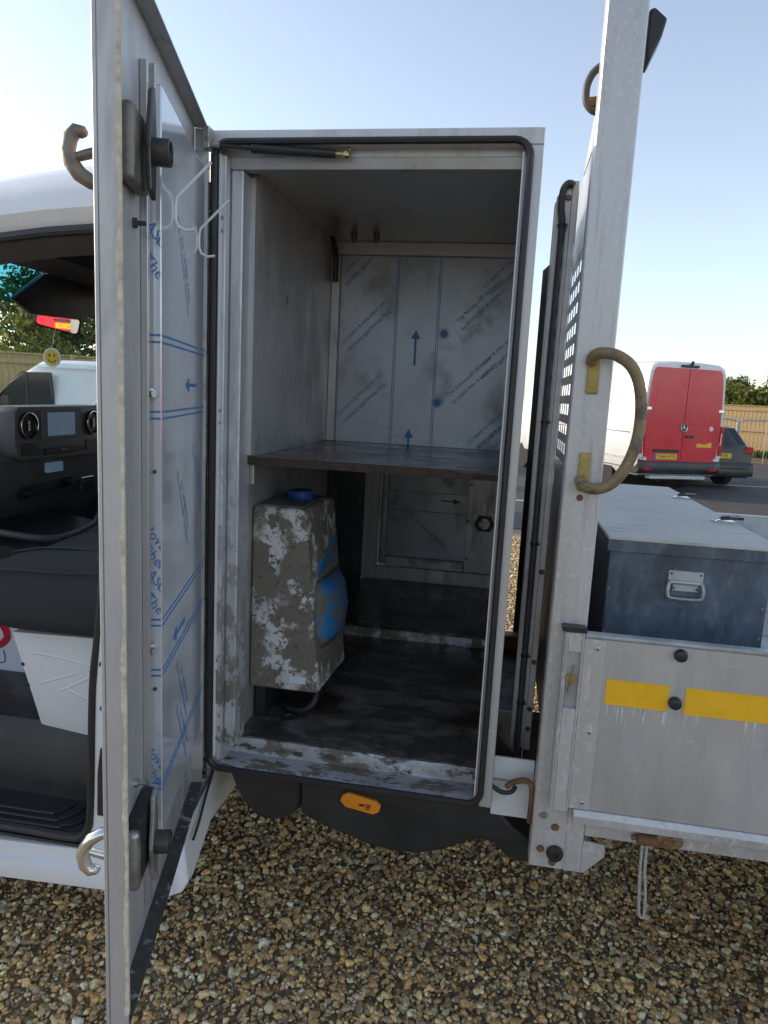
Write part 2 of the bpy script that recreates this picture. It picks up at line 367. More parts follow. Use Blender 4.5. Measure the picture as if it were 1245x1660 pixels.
# gravel: real pebbles near the truck
def pebbles(n, x0, x1, y0, y1, sub, seed, name, label, smin, smax):
    bm = bmesh.new(); bmesh.ops.create_icosphere(bm, subdivisions=sub, radius=1)
    bv = np.array([v.co[:] for v in bm.verts]); bf = np.array([[v.index for v in f.verts] for f in bm.faces]); bm.free()
    r = np.random.RandomState(seed); nv, nf = len(bv), len(bf)
    # shape variants
    var = []
    for k in range(24):
        s = bv.copy()
        for j in range(7):
            d = r.normal(size=3); d /= np.linalg.norm(d); cut = r.uniform(.4,.75)
            h_ = s@d; s -= np.outer(np.clip(h_-cut,0,None), d)
        s *= r.uniform(.55,1.25,3); var.append(s)
    var = np.array(var)
    P = np.stack([r.uniform(x0,x1,n), r.uniform(y0,y1,n), r.uniform(.0,.013,n)],1)
    sz = r.uniform(smin,smax,n)*np.where(r.rand(n)<.12,1.35,1)
    q = r.normal(size=(n,4)); q[:,1:3] *= .6; q /= np.linalg.norm(q,axis=1)[:,None]
    w,x,y,z = q.T
    R = np.stack([np.stack([1-2*(y*y+z*z),2*(x*y-z*w),2*(x*z+y*w)],1),np.stack([2*(x*y+z*w),1-2*(x*x+z*z),2*(y*z-x*w)],1),np.stack([2*(x*z-y*w),2*(y*z+x*w),1-2*(x*x+y*y)],1)],1)
    V = np.einsum('nij,nvj->nvi', R, var[r.randint(0,24,n)])*sz[:,None,None]; V[:,:,2] *= .75; V += P[:,None,:]
    F = (bf[None]+ (np.arange(n)*nv)[:,None,None]).reshape(-1,3)
    me = bpy.data.meshes.new(name)
    me.vertices.add(n*nv); me.vertices.foreach_set('co', V.reshape(-1).astype(np.float32))
    me.loops.add(F.size); me.loops.foreach_set('vertex_index', F.reshape(-1).astype(np.int32))
    me.polygons.add(len(F)); me.polygons.foreach_set('loop_start', np.arange(0,F.size,3,dtype=np.int32))
    me.polygons.foreach_set('use_smooth', np.ones(len(F),bool)); me.update()
    pal = np.array([(.30,.20,.10),(.20,.13,.07),(.12,.09,.06),(.36,.28,.17),(.075,.07,.065),(.16,.15,.135),(.44,.38,.28),(.24,.15,.065),(.27,.24,.19),(.10,.075,.05),(.55,.50,.42)])
    pal = .8*pal+.2*np.array([(.27,.195,.105)])
    pr = np.array([.15,.13,.13,.12,.09,.10,.06,.07,.08,.05,.02])
    c = np.clip(pal[r.choice(len(pal),n,p=pr)]*r.uniform(1.9,3.6,(n,1))*np.array([1.04,1,.86]),0,.85)
    ca = me.color_attributes.new('Col','FLOAT_COLOR','POINT')
    ca.data.foreach_set('color', np.repeat(np.concatenate([c,np.ones((n,1))],1),nv,0).reshape(-1).astype(np.float32))
    me.materials.append(M['stone']); me.validate()
    o = bpy.data.objects.new(name, me); COL.objects.link(o); return tag(o, label, 'gravel', kind='stuff')
pebbles(18500, -1.75, 1.45, -.62, 1.15, 2, 1, 'gravel', 'loose tan flint gravel under the open locker', .0072, .0150)
pebbles(23000, -1.75, 1.45, -.62, 1.15, 1, 5, 'gravel', 'small flint chips between the larger stones under the locker', .004, .0085)
pebbles(21000, -1.75, 1.45, 1.15, 3.6, 1, 2, 'gravel', 'loose tan flint gravel beneath the far side of the truck', .0078, .0155)
pebbles(12000, -.6, 1.0, 3.6, 7.4, 1, 4, 'gravel', 'sunlit flint gravel beyond the truck', .009, .018)

# ================================================================ TRUCK
truck = thing('tipper_truck', 'white tipper truck with an open aluminium tool locker behind its cab', 'truck', (0,0,0))
# ---- tool locker
LK = bpy.data.objects.new('tool_locker', None); COL.objects.link(LK); LK.parent = truck
def lk(name, m, fn, **kw):
    b = MB(); fn(b); return b.build(name, M[m], LK, **kw)
XL, XR, ZB, ZT = -.742, .035, .69, 2.315
def frame(b):
    b.box(XL,XR,0,.028,2.279,ZT); b.box(.004,XR,0,.028,ZB,2.2788); b.box(XL,-.722,0,.028,ZB,2.2788)
lk('door_frame','alu',frame,bevel=.002)
lk('side_wall','alu',lambda b:b.box(XL,-.702,.0285,1.95,ZB,2.262),bevel=.001)
lk('side_wall','alu',lambda b:b.box(-.006,XR,.0285,1.95,ZB,2.262),bevel=.001)
lk('roof_sheet','alu',lambda b:b.box(XL,XR,.0285,1.95,2.2625,ZT),bevel=.001)
lk('ceiling','ceiling',lambda b:b.box(-.7015,-.0065,.07,.93,2.252,2.2622))
lk('header_beam','alu_dark',lambda b:b.box(-.7015,-.0065,.035,.069,2.238,2.262),bevel=.002)
lk('header_beam','alu_dark',lambda b:b.prism([(.0287,2.262),(.034,2.238),(.034,2.262)],'x',-.7015,-.0065))
lk('frame_post','alu_splash',lambda b:b.box(-.7015,-.671,.035,.115,.745,2.2375),bevel=.003)
lk('jamb','alu_splash',lambda b:b.box(-.7215,-.702,.004,.034,.715,2.2615),bevel=.002)
lk('liner_panel','liner',lambda b:b.box(-.7015,-.66,.1155,.90,1.541,2.2515))
lk('panel_edge','alu',lambda b:b.box(-.671,-.6595,.092,.1152,1.545,2.2375))
# upper back with film
lk('back_rail','alu_dark',lambda b:b.box(-.66,-.0065,.885,.93,2.206,2.2518),bevel=.002)
lk('back_rail','alu_dark',lambda b:b.box(-.66,-.628,.885,.93,1.541,2.2055),bevel=.002)
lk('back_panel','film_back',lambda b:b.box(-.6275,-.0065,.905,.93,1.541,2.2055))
KP = lambda p: -.626 < p.x < -.010 and 1.543 < p.z < 2.203
def backprint(b):
    y = .9035
    for x in (-.425,-.418,-.273,-.266): b.box(x,x+.0022,y,y+.0008,1.545,2.203)
    def star(cx,cz,r):
        for k in range(12):
            a = k*math.pi/6; c,s_ = math.cos(a),math.sin(a)
            b.add([(cx-s_*.0045,y-.0003*(k%2),cz+c*.0045),(cx+s_*.0045,y-.0003*(k%2),cz-c*.0045),(cx+c*r,y-.0003*(k%2),cz+s_*r)],[(0,1,2)])
        b.lathe([(.006,-.0006),(.006,.0003)],(cx,y,cz),(0,1,0),10)
    def arrow(cx,z0,z1):
        b.box(cx-.004,cx+.004,y,y+.0006,z0,z1-.03); b.add([(cx-.018,y,z1-.032),(cx+.018,y,z1-.032),(cx,y,z1)],[(0,1,2)])
    arrow(-.345,1.83,1.955); arrow(-.352,1.543,1.60)
    for cx,cz in ((-.245,1.945),(-.255,1.70)): star(cx,cz,.026)
    for cx,cz in ((-.13,2.06),(-.145,1.80),(-.06,1.58)):
        put_text(b,'The Novacel® Solution',.022,(cx,y,cz),(1,0,0),(0,0,1),rad(45),KP)
        put_text(b,'for LASER Fiber & LASER CO.',.017,(cx+.022,y,cz-.024),(1,0,0),(0,0,1),rad(45),KP)
    for cx,cz in ((-.53,1.96),(-.535,1.70),(-.55,2.19),(-.03,2.17),(-.04,1.88),(-.05,1.62)):
        put_text(b,'The Novacel® Solution',.022,(cx+.012,y,cz-.014),(1,0,0),(0,0,1),rad(225),KP)
        put_text(b,'for LASER Fiber & LASER CO.',.017,(cx-.012,y,cz+.012),(1,0,0),(0,0,1),rad(225),KP)
lk('film_print','print',backprint)
lk('drain_tube','rubber',lambda b:b.tube([(-.645,.80,2.27),(-.643,.83,2.24),(-.643,.868,2.2),(-.643,.872,2.15),(-.643,.872,2.11)],.009))
for x in (-.555,-.478): lk('ceiling_bolt','steel_dark',lambda b,x=x:b.tube([(x,.76,2.252),(x,.765,2.222)],[.012,.007],8))
# lower compartment
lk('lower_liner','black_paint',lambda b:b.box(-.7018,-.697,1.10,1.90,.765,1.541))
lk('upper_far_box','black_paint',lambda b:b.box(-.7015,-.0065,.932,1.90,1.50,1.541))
lk('floor_board','floor_ply',lambda b:b.box(-.7015,-.0065,.125,1.08,.70,.727),bevel=.001)
lk('floor_board','floor_ply',lambda b:b.box(-.7015,-.0065,1.122,1.93,.70,.757),bevel=.001)
lk('floor_strip','alu_splash',lambda b:b.box(-.7015,-.0065,1.0805,1.1215,.70,.764),bevel=.002)
lk('bottom_sheet','black_paint',lambda b:b.box(XL+.002,XR-.002,.03,1.95,.672,.6895))
def sill(b):
    r = []
    for i in range(25):
        x = -.7015+.695*i/24; k = math.exp(-((x+.22)/.03)**2)*.010 + math.sin(i*1.7)*.0012
        r.append([(x,-.001,.699),(x,.012,.706),(x,.06,.7005),(x,.088,.701),(x,.096-k*.6,.724),(x,.102,.7385-k),(x,.118,.736-k),(x,.126,.7275),(x,.126,.692),(x,-.001,.692)])
    b.loft(r)
lk('sill','sill_splash',sill,smooth=True)
def seal(b):
    z0,z1,x0,x1,r = .699,2.287,-.727,.007,.035
    pts=[]
    for cx,cz,a0 in ((x1-r,z1-r,0),(x0+r,z1-r,90),(x0+r,z0+r,180),(x1-r,z0+r,270)):
        for k in range(6):
            a = rad(a0+18*k); pts.append((cx+r*math.cos(a),-.007,cz+r*math.sin(a)))
    pts.append(pts[0]); b.tube(pts,.0085,8,cap=False)
lk('rubber_seal','rubber',seal,smooth=True)
lk('seal_lip','wire',lambda b:(b.box(-.716,-.7125,-.004,.006,.73,2.262),b.box(-.0095,-.0065,-.004,.006,.72,2.262)))
# shelf
lk('shelf','shelf_top',lambda b:b.box(-.7015,-.0065,.104,.884,1.518,1.5405),bevel=.001)
def shelfedge(b):
    r=[]
    for i in range(40):
        x=-.69+.683*i/39; d=random.uniform(0,.003)+(.006 if x>-.2 and random.random()<.5 else 0); z=1.5395-(random.uniform(0,.012) if x>-.12 else 0)
        r.append([(x,.098+d,1.519),(x,.098+d,z),(x,.1035,z),(x,.1035,1.519)])
    b.loft(r)
lk('shelf_edge','ply',shelfedge)
lk('shelf_bracket','alu_dark',lambda b:b.box(-.7015,-.66,.118,.86,1.462,1.517),bevel=.002)
# far hatch
YH=1.90
lk('hatch_frame','alu',lambda b:(b.box(-.697,-.62,YH,YH+.03,.7575,1.50),b.box(-.6195,-.0065,YH,YH+.03,.7575,.832)),bevel=.003)
lk('hatch_panel','alu',lambda b:b.box(-.163,-.0065,YH+.012,YH+.03,.8325,1.50),bevel=.002)
lk('hatch_frame','gal',lambda b:(b.box(-.6,-.575,YH+.004,YH+.028,.86,1.50),b.box(-.5745,-.1635,YH+.004,YH+.028,.8325,.885)),bevel=.003)
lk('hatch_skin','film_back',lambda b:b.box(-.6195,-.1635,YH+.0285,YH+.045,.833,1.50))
lk('far_wall','alu_dark',lambda b:b.box(-.7015,-.0065,YH+.031,1.95,1.50,2.262))
def lockhole(b):
    b.prism([(-.125,1.09),(-.105,1.055),(-.04,1.055),(-.02,1.09),(-.04,1.135),(-.105,1.135)],'y',YH+.006,YH+.0115)
lk('lock_plate','rubber',lockhole)
lk('lock_barrel','steel',lambda b:b.lathe([(.03,0),(.028,.008)],(-.072,YH+.0055,1.095),(0,-1,0),12))
for x,z in ((-.15,1.29),(-.152,.905),(-.155,1.10)): lk('screw','steel_dark',lambda b,x=x,z=z:b.lathe([(.007,0),(.005,.004)],(x,YH+.0118,z),(0,-1,0),8))
def hatchprint(b):
    y=YH+.028
    for z in (1.23,1.13): b.box(-.575,-.165,y,y+.0005,z,z+.003)
    b.box(-.30,-.23,y,y+.0005,1.19,1.198); b.add([(-.24,y,1.178),(-.24,y,1.21),(-.20,y,1.194)],[(0,1,2)])
    put_text(b,'The Novacel® Solution',.03,(-.36,y,1.03),(1,0,0),(0,0,1),rad(-40))
lk('film_print','print_faint',hatchprint)
lk('drain_ring','steel_dark',lambda b:b.lathe([(.026,0),(.026,.008),(.018,.009),(.017,.002)],(-.585,.27,.727),(0,0,1),18),smooth=True)
for z in (1.66,1.63,1.0,.97,2.12,2.09): lk('rivet','steel',lambda b,z=z:b.lathe([(.005,0),(.004,.003)],(-.712,.0038,z),(0,-1,0),8))
# ---- locker door (local axes: u along width, n inwards, z)
DR = bpy.data.objects.new('locker_door', None); COL.objects.link(DR); DR.parent = truck
AD = rad(75.0)
MD = Matrix(((math.cos(AD),math.sin(AD),0,-.742),(-math.sin(AD),math.cos(AD),0,-.010),(0,0,1,0),(0,0,0,1)))
def dr(name, m, fn, **kw):
    b = MB(MD); fn(b); return b.build(name, M[m], DR, **kw)
W_ = .765; Z0, Z1 = .650, 2.318
dr('door_skin','alu',lambda b:b.box(.0,W_,-.036,-.0305,Z0,Z1),bevel=.001)
dr('edge_return','alu',lambda b:b.box(W_-.0045,W_,-.030,0,Z0+.0045,Z1-.0045),bevel=.002)
dr('edge_return','dirty_lip',lambda b:b.box(0,W_-.005,-.030,0,Z0,Z0+.004),bevel=.001)
dr('edge_return','alu_dark',lambda b:b.box(0,W_-.005,-.030,.0,Z1-.004,Z1),bevel=.001)
dr('hinge_return','alu_dark',lambda b:b.box(-.003,.0015,-.030,-.001,Z0+.0045,Z1-.0045))
def bead(b):
    rg=[]
    for z in np.linspace(Z0+.03,Z1-.05,150):
        w=.0035+.003*random.random()+.0015*math.sin(z*31); rg.append([(W_+.0002,-w,z),(W_+.002,-w*.5,z),(W_+.001,.001,z),(W_-.006,.0012,z),(W_-.006,-.001,z)])
    b.loft(rg)
dr('sealant_bead','mastic',bead)
dr('stiffener','alu_dark',lambda b:(b.box(.515,.53,-.0302,-.018,.70,2.24),b.box(.5005,.5145,-.0302,-.024,.70,2.24)),bevel=.001)
dr('inner_panel','film',lambda b:b.box(.022,.50,-.030,-.001,.83,2.215),bevel=.0025,seg=2)
def doorprint(b):
    for z in (1.79,1.655,1.265,1.165,.93):
        for dz in (0,.012):
            b.box(.025,.497,-.0009,-.0002,z+dz,z+dz+.0035); b.box(.5005,.5012,-.029,-.003,z+dz,z+dz+.0035)
    # text on the return edge and the face
    for z,s_ in ((1.92,'The'),(1.98,'LASE'),(1.44,'Nova'),(1.40,'Fiber'),(1.31,'The'),(1.36,'LASE'),(1.0,'Nova'),(.96,'Fiber')):
        vs,fs = text_mesh(s_); ca,sa = math.cos(rad(-50)),math.sin(rad(-50))
        b.add([(.5008,min(-.003,max(-.0285,-.015+(p.x*ca-p.y*sa)*.028)),z+(p.x*sa+p.y*ca)*.028) for p in vs],fs)
    for u,z in ((.30,1.95),(.30,1.46),(.12,1.50),(.30,1.05),(.3,.95)):
        for k,s_ in enumerate(('The Novacel® Solution','for LASER Fiber')):
            vs,fs = text_mesh(s_); ca,sa = math.cos(rad(-55)),math.sin(rad(-55))
            b.add([(u-k*.03-(p.x*ca-p.y*sa)*.022,-.0003,z+(p.x*sa+p.y*ca)*.022) for p in vs],fs)
    for u,z in ((.2,1.715),(.33,1.20)):
        b.box(u-.06,u+.03,-.0008,-.0002,z,z+.008); b.add([(u+.03,-.0003,z-.012),(u+.03,-.0003,z+.02),(u+.07,-.0003,z+.004)],[(0,1,2)])
dr('film_print','print',doorprint)
for z in (1.70,1.222): dr('bolt','steel',lambda b,z=z:b.lathe([(.012,0),(.011,.003),(.006,.004),(.005,.014)],(.507,-.020,z),(.75,.6,0),10),smooth=True)
for z in (1.56,1.14): dr('bolt','steel_dark',lambda b,z=z:b.lathe([(.004,0),(.003,.003)],(.5008,-.014,z),(1,0,0),8))
def latch(zc, wet):
    dr('latch_case','steel_worn_shade' if not wet else 'steel',lambda b:b.box(.555,.66,-.0302,-.008,zc-.06,zc+.055),bevel=.012,seg=3,smooth=True)
    if wet: dr('latch_gasket','rubber',lambda b:b.box(.535,.645,-.0301,-.004,zc-.045,zc+.075),bevel=.008,seg=2)
    dr('latch_arm','steel_dark' if not wet else 'steel',lambda b:b.prism([(.585,zc-.07),(.615,zc-.06),(.625,zc),(.605,zc+.09),(.585,zc+.10),(.575,zc)],'y',.0,.008),bevel=.002)
    dr('latch_rod','steel',lambda b:b.box(.560,.572,-.006,.004,zc+.02,zc+.14) if not wet else b.box(.560,.572,-.006,.004,zc-.10,zc-.03),bevel=.001)
    dr('latch_drum','steel_dark',lambda b:b.lathe([(.024,0),(.024,.003),(.021,.004),(.021,.030),(.017,.031),(.016,.024)],(.60,.004,zc),(0,1,0),20),smooth=True)
latch(2.078,False); latch(.885,True)
dr('bolt','steel_dark',lambda b:b.lathe([(.009,0),(.008,.006),(.004,.007),(.004,.02)],(.575,-.030,1.975),(0,1,0),8))
dr('bolt','steel',lambda b:b.lathe([(.009,0),(.008,.006),(.004,.007),(.004,.02)],(.595,-.030,1.0),(0,1,0),8))
def dhandle(zc, flip):
    def fn(b):
        s_ = flip
        arc=[(-.090,.0325),(-.092,.034),(-.096,.037),(-.106,.039),(-.115,.029),(-.119,.010),(-.114,-.008),(-.102,-.024),(-.085,-.034),(-.072,-.037),(-.066,-.0375),(-.064,-.0375)]
        b.tube([(.61,n,zc+s_*z) for n,z in arc],[.001,.006,.0095,.011,.0115,.0115,.012,.0125,.0115,.0095,.006,.001],14)
        b.tube([(.61,-.108,zc),(.61,-.090,zc+s_*.006),(.61,-.07,zc+s_*.012),(.61,-.034,zc+s_*.014)],[.007,.008,.008,.010],10)
    dr('door_handle','steel_worn_shade' if flip>0 else 'chrome',fn,smooth=True)
dhandle(2.058,1); dhandle(.875,-1)
for u,z in ((.39,2.03),(.124,2.03)):
    dr('coat_hook','wire',lambda b,u=u,z=z:b.tube([(u,.066,z+.10),(u,.004,z+.035),(u,.001,z+.02),(u,.001,z-.005),(u,.006,z-.018),(u,.02,z-.024),(u,.036,z-.021)],.0028,8),smooth=True)
for z0,z1 in ((1.53,1.80),(.98,1.17),(2.0,2.2),(.66,.72)):
    b=MB(MD)
    for k in range(3):
        a=z0+(z1-z0)*k/3; b.tube([(-.008,.002,a+.003),(-.008,.002,a+(z1-z0)/3-.003)],.008,10)
    b.build('hinge',M['steel_dark'],DR,smooth=True)
b=MB(MD)
dr('hinge_strip','gal',lambda b:b.box(.004,.016,-.0295,.0025,.70,2.26))
# gas strut: a child of the truck
ST = MB().tube([(-.712,-.022,2.274),(-.632,-.010,2.2705)],.0042,8).tube([(-.634,-.010,2.2705),(-.436,.004,2.2625)],.0098,14).build('gas_strut',M['rubber'],truck,smooth=True)
MB().tube([(-.436,.004,2.2625),(-.418,.005,2.262)],.0055,10).lathe([(.004,-.009),(.009,-.005),(.0095,.002),(.006,.008)],(-.411,.006,2.262),(0,0,1),12).tube([(-.411,.006,2.268),(-.404,.012,2.277)],.0045,8).build('end_fitting',M['brass'],ST,smooth=True)
MB().tube([(-.726,-.025,2.275),(-.708,-.0215,2.274)],.0075,8).build('end_fitting',M['steel'],ST,smooth=True)
MB().box(-.742,-.725,-.045,-.012,2.262,2.31).build('strut_bracket',M['steel'],truck,bevel=.002)

# ---- headboard post and headboard
PO = bpy.data.objects.new('headboard_post', None); COL.objects.link(PO); PO.parent = truck
def po(name, m, fn, par=None, **kw):
    b = MB(); fn(b); return b.build(name, M[m], par or PO, **kw)
po('post','alu_post',lambda b:b.prism([(.142,.0),(.228,.0),(.228,.05),(.216,.05),(.216,.012),(.154,.012),(.154,.06),(.142,.06)],'z',.548,3.1),bevel=.003)
for z,sg in ((1.79,1),(1.566,-1)):
    po('handle_pad','mustard',lambda b,z=z:b.box(.172,.199,-.010,-.0002,z-.045,z+.045),bevel=.008,seg=3,smooth=True)
    for dz in (-.022,.018): po('pad_screw','mustard',lambda b,z=z,dz=dz:b.lathe([(.0105,0),(.0095,.002)],(.1855,-.0102,z+dz),(0,-1,0),14))
hp=[(.178,-.012,1.815),(.18,-.03,1.828),(.195,-.045,1.834),(.225,-.052,1.830),(.258,-.055,1.808),(.280,-.055,1.765),(.289,-.055,1.70),(.284,-.055,1.635),(.264,-.055,1.578),(.236,-.052,1.544),(.205,-.045,1.533),(.183,-.03,1.538),(.178,-.012,1.548)]
def smoothpath(p, n=4):
    p=[Vector(q) for q in p]; out=[]
    for i in range(len(p)-1):
        a,b_,c,d=p[max(i-1,0)],p[i],p[i+1],p[min(i+2,len(p)-1)]
        for k in range(n):
            t=k/n; out.append(.5*((2*b_)+(-a+c)*t+(2*a-5*b_+4*c-d)*t*t+(-a+3*b_-3*c+d)*t**3))
    return out+[p[-1]]
po('grab_handle','handle_paint',lambda b:b.tube(smoothpath(hp),.0130,14),smooth=True)
po('screw','rust',lambda b:b.lathe([(.008,0),(.006,.004)],(.182,-.0002,1.505),(0,-1,0),10))
for x,z,m in ((.168,.693,'steel'),(.199,.664,'rust'),(.168,.600,'rust'),(.200,.567,'rust')):
    po('bolt',m,lambda b,x=x,z=z:b.lathe([(.010,0),(.010,.002),(.007,.007)],(x,-.0002,z),(0,-1,0),12),smooth=True)
po('rubber_stop','rubber',lambda b:b.lathe([(.021,0),(.022,.004),(.019,.012),(.008,.013),(.007,.009)],(.204,-.0003,.594),(0,-1,0),20),smooth=True)
po('foot_plate','alu_post',lambda b:b.box(.2283,.271,.002,.012,.547,.72),bevel=.0015)
po('gusset_plate','alu_post',lambda b:b.prism([(.2715,.636),(.325,.631),(.326,.60),(.279,.548),(.2715,.547)],'y',.002,.010),bevel=.001)
po('work_lamp','black_plastic',lambda b:b.prism([(.262,2.625),(.292,2.60),(.283,2.56),(.264,2.515),(.25,2.515),(.25,2.62)],'y',.16,.24),bevel=.006,seg=2)
HB = bpy.data.objects.new('headboard', None); COL.objects.link(HB); HB.parent = truck
def hb(name, m, fn, **kw):
    b = MB(); fn(b); return b.build(name, M[m], HB, **kw)
def meshpanel(b):
    y0,y1,z0,z1 = .10,1.90,1.50,2.14; ny=21; nz=11; t=.0015
    for i in range(ny+1):
        y=y0+(y1-y0)*i/ny; b.box(.1745,.1755,y-.013,y+.013,z0,z1)
    for j in range(nz+1):
        z=z0+(z1-z0)*j/nz; b.box(.1747,.1753,y0-.01,y1+.01,z-.013,z+.013)
hb('mesh_panel','alu_dark',meshpanel)
hb('headboard_sheet','alu_dark',lambda b:b.box(.1737,.1763,.0615,2.1,.74,1.488))
hb('headboard_sheet','alu_dark',lambda b:b.box(.1737,.1763,.0615,1.95,2.153,2.40))
hb('gusset_plate','alu_post',lambda b:b.prism([(.062,2.403),(.65,2.403),(.42,2.51),(.062,3.0)],'x',.172,.1765))
hb('upright','alu_post',lambda b:b.box(.1185,.136,.25,.30,.735,2.275),bevel=.002)
hb('upright','alu_dark',lambda b:b.box(.128,.1585,1.60,1.65,.70,2.30),bevel=.002)
hb('conduit_plate','alu_post',lambda b:b.prism([(.082,.74),(.1182,.74),(.1182,2.27),(.104,2.27),(.082,2.235)],'y',.252,.256),bevel=.0005)
hb('conduit_plate','alu_post',lambda b:b.prism([(.0795,.74),(.0818,.74),(.0818,2.225),(.0795,2.225)],'y',.256,.30))
hb('conduit_plate','black_paint',lambda b:b.prism([(.105,.62),(.165,.62),(.165,2.31),(.13,2.31),(.105,2.285)],'y',1.58,1.584))  # far twin of the near plate; black stands in for its shade
hb('edge_bar','alu_post',lambda b:b.box(.1145,.118,.246,.2515,.70,2.2))
def corr(b, pts, r, pitch=.006):
    pts=smoothpath(pts,10); L_=[0]
    for i in range(1,len(pts)): L_.append(L_[-1]+(pts[i]-pts[i-1]).length)
    n=int(L_[-1]/pitch*2); q=[]; rr=[]; j=0
    for i in range(n+1):
        s_=L_[-1]*i/n
        while j<len(L_)-2 and L_[j+1]<s_: j+=1
        t=(s_-L_[j])/max(1e-6,L_[j+1]-L_[j]); q.append(pts[j].lerp(pts[j+1],t)); rr.append(r if i%2 else r*.91)
    b.tube(q,rr,9)
hb('corrugated_conduit','conduit',lambda b:corr(b,[(.122,.242,2.262),(.108,.242,2.266),(.096,.24,2.25),(.094,.24,2.21),(.1,.24,2.17),(.1005,.24,2.1),(.099,.24,1.7),(.0995,.24,1.2),(.099,.24,.84),(.099,.24,.74),(.103,.22,.70)],.0092),smooth=True)
hb('corrugated_conduit','conduit',lambda b:corr(b,[(.15,.08,2.47),(.13,.08,2.452),(.120,.08,2.425),(.122,.08,2.395),(.135,.08,2.378),(.15,.08,2.372)],.009),smooth=True)
hb('conduit_gland','rust',lambda b:b.lathe([(.012,0),(.012,.022)],(.124,.08,2.392),(1,0,.1),8))
for z in (2.165,1.67,1.34,1.02,.88): hb('cable_tie','rubber',lambda b,z=z:b.lathe([(.0115,-.003),(.0115,.003)],(.0998,.24,z),(0,0,1),12).box(.108,.114,.232,.238,z-.003,z+.003))
hb('bolt','rust',lambda b:b.lathe([(.008,0),(.006,.006)],(.111,.2515,2.235),(0,-1,0),10))
hb('bolt','rust',lambda b:b.lathe([(.008,0),(.006,.006)],(.127,.2495,1.26),(0,-1,0),10))
for z in (1.0,.86,.80): hb('bolt','steel_dark',lambda b,z=z:b.lathe([(.007,0),(.006,.006)],(.127,.2495,z),(0,-1,0),10))

# ---- near dropside (plane slightly in front of the post)
DS = bpy.data.objects.new('dropside', None); COL.objects.link(DS); DS.parent = truck
def ds(name, m, fn, **kw):
    b = MB(); fn(b); return b.build(name, M[m], DS, **kw)
XE = 2.9; YF=-.026
def dX(x): return x*.985
def dZ(z): return 1.72-(1.72-z)*.985
def k_(x,z): return (dX(x),dZ(z))
ds('board','alu',lambda b:b.box(.222,XE,YF,-.003,dZ(.722),dZ(1.168)),bevel=.0015)
ds('end_profile','alu_post',lambda b:(b.box(.176,.1795,YF-.005,-.003,dZ(.713),dZ(1.179)),b.box(.1800,.1850,YF-.004,-.003,dZ(.713),dZ(1.179)),b.box(.2165,.2217,YF-.004,-.003,dZ(.713),dZ(1.179)),
   b.box(.1855,.2160,YF-.004,-.003,dZ(.713),dZ(.985)),b.box(.1855,.2160,YF-.004,-.003,dZ(1.130),dZ(1.179))),bevel=.0012)
ds('latch_recess','gal',lambda b:b.box(.1851,.2164,YF+.013,-.004,dZ(.984),dZ(1.131)))
ds('latch','brass',lambda b:b.lathe([(.013,0),(.012,.004)],(.1995,YF+.0128,dZ(1.056)),(0,-1,0),16))
ds('latch','steel',lambda b:b.prism([(.1935,dZ(1.020)),(.198,dZ(1.018)),(.2055,dZ(1.092)),(.202,dZ(1.094))],'y',YF+.001,YF+.009),bevel=.001)
ds('cover_strip','alu_post',lambda b:b.box(.2222,.272,YF-.0035,YF-.0002,dZ(.724),dZ(1.166)),bevel=.001)
ds('top_cap','gal',lambda b:b.box(.222,XE,YF-.004,0,dZ(1.1685),dZ(1.178)),bevel=.003)
ds('end_cap','rubber',lambda b:b.box(.168,.226,YF-.008,.002,dZ(1.180),dZ(1.192)),bevel=.003)
ds('bottom_lip','alu_post',lambda b:b.prism([(YF-.010,dZ(.688)),(YF-.010,dZ(.708)),(YF-.002,dZ(.7215)),(-.003,dZ(.7215)),(-.003,dZ(.688))],'x',.235,XE),bevel=.001)
for z in (1.144,.930,.743): ds('rivet_pin','rubber',lambda b,z=z:b.lathe([(.0022,0),(.0015,.0004)],(dX(.257),YF-.0066,dZ(z)),(0,-1,0),8))
for z in (1.144,.930,.743): ds('rivet','alu',lambda b,z=z:b.lathe([(.0065,0),(.006,.0015),(.0025,.003),(.0022,.001)],(dX(.257),YF-.0036,dZ(z)),(0,-1,0),12),smooth=True)
for z in (1.149,1.030): ds('rubber_stop','rubber',lambda b,z=z:b.lathe([(.015,0),(.0155,.005),(.013,.014),(.009,.016),(.004,.0165)],(dX(.446),YF-.0002,dZ(z)),(0,-1,0),18),smooth=True)
ds('reflective_tape','tape',lambda b:b.add([(*[dX(.285)],YF-.0008,dZ(1.071)),(dX(.432),YF-.0008,dZ(1.0705)),(dX(.430),YF-.0008,dZ(1.005)),(dX(.286),YF-.0008,dZ(1.006))],[(0,3,2,1)]))
ds('reflective_tape','tape',lambda b:b.add([(dX(.469),YF-.0008,dZ(1.0705)),(XE-.05,YF-.0008,dZ(1.068)),(XE-.05,YF-.0008,dZ(1.003)),(dX(.467),YF-.0008,dZ(1.003))],[(0,3,2,1)]))
def drips(b):
    r_=random.Random(5)
    for k in range(26):
        x=r_.uniform(.285,.425) if k<13 else r_.uniform(.465,.9); l_=r_.uniform(.012,.055); w=r_.uniform(.0008,.0020); z=dZ(1.003)
        b.add([(x-w,YF-.0005,z),(x+w,YF-.0005,z),(x+w*.5,YF-.0005,z-l_*.7),(x,YF-.0005,z-l_),(x-w*.6,YF-.0005,z-l_*.6)],[(0,4,3,2,1)])
tag(ds('drip_stain','drip',drips), kind='stuff')
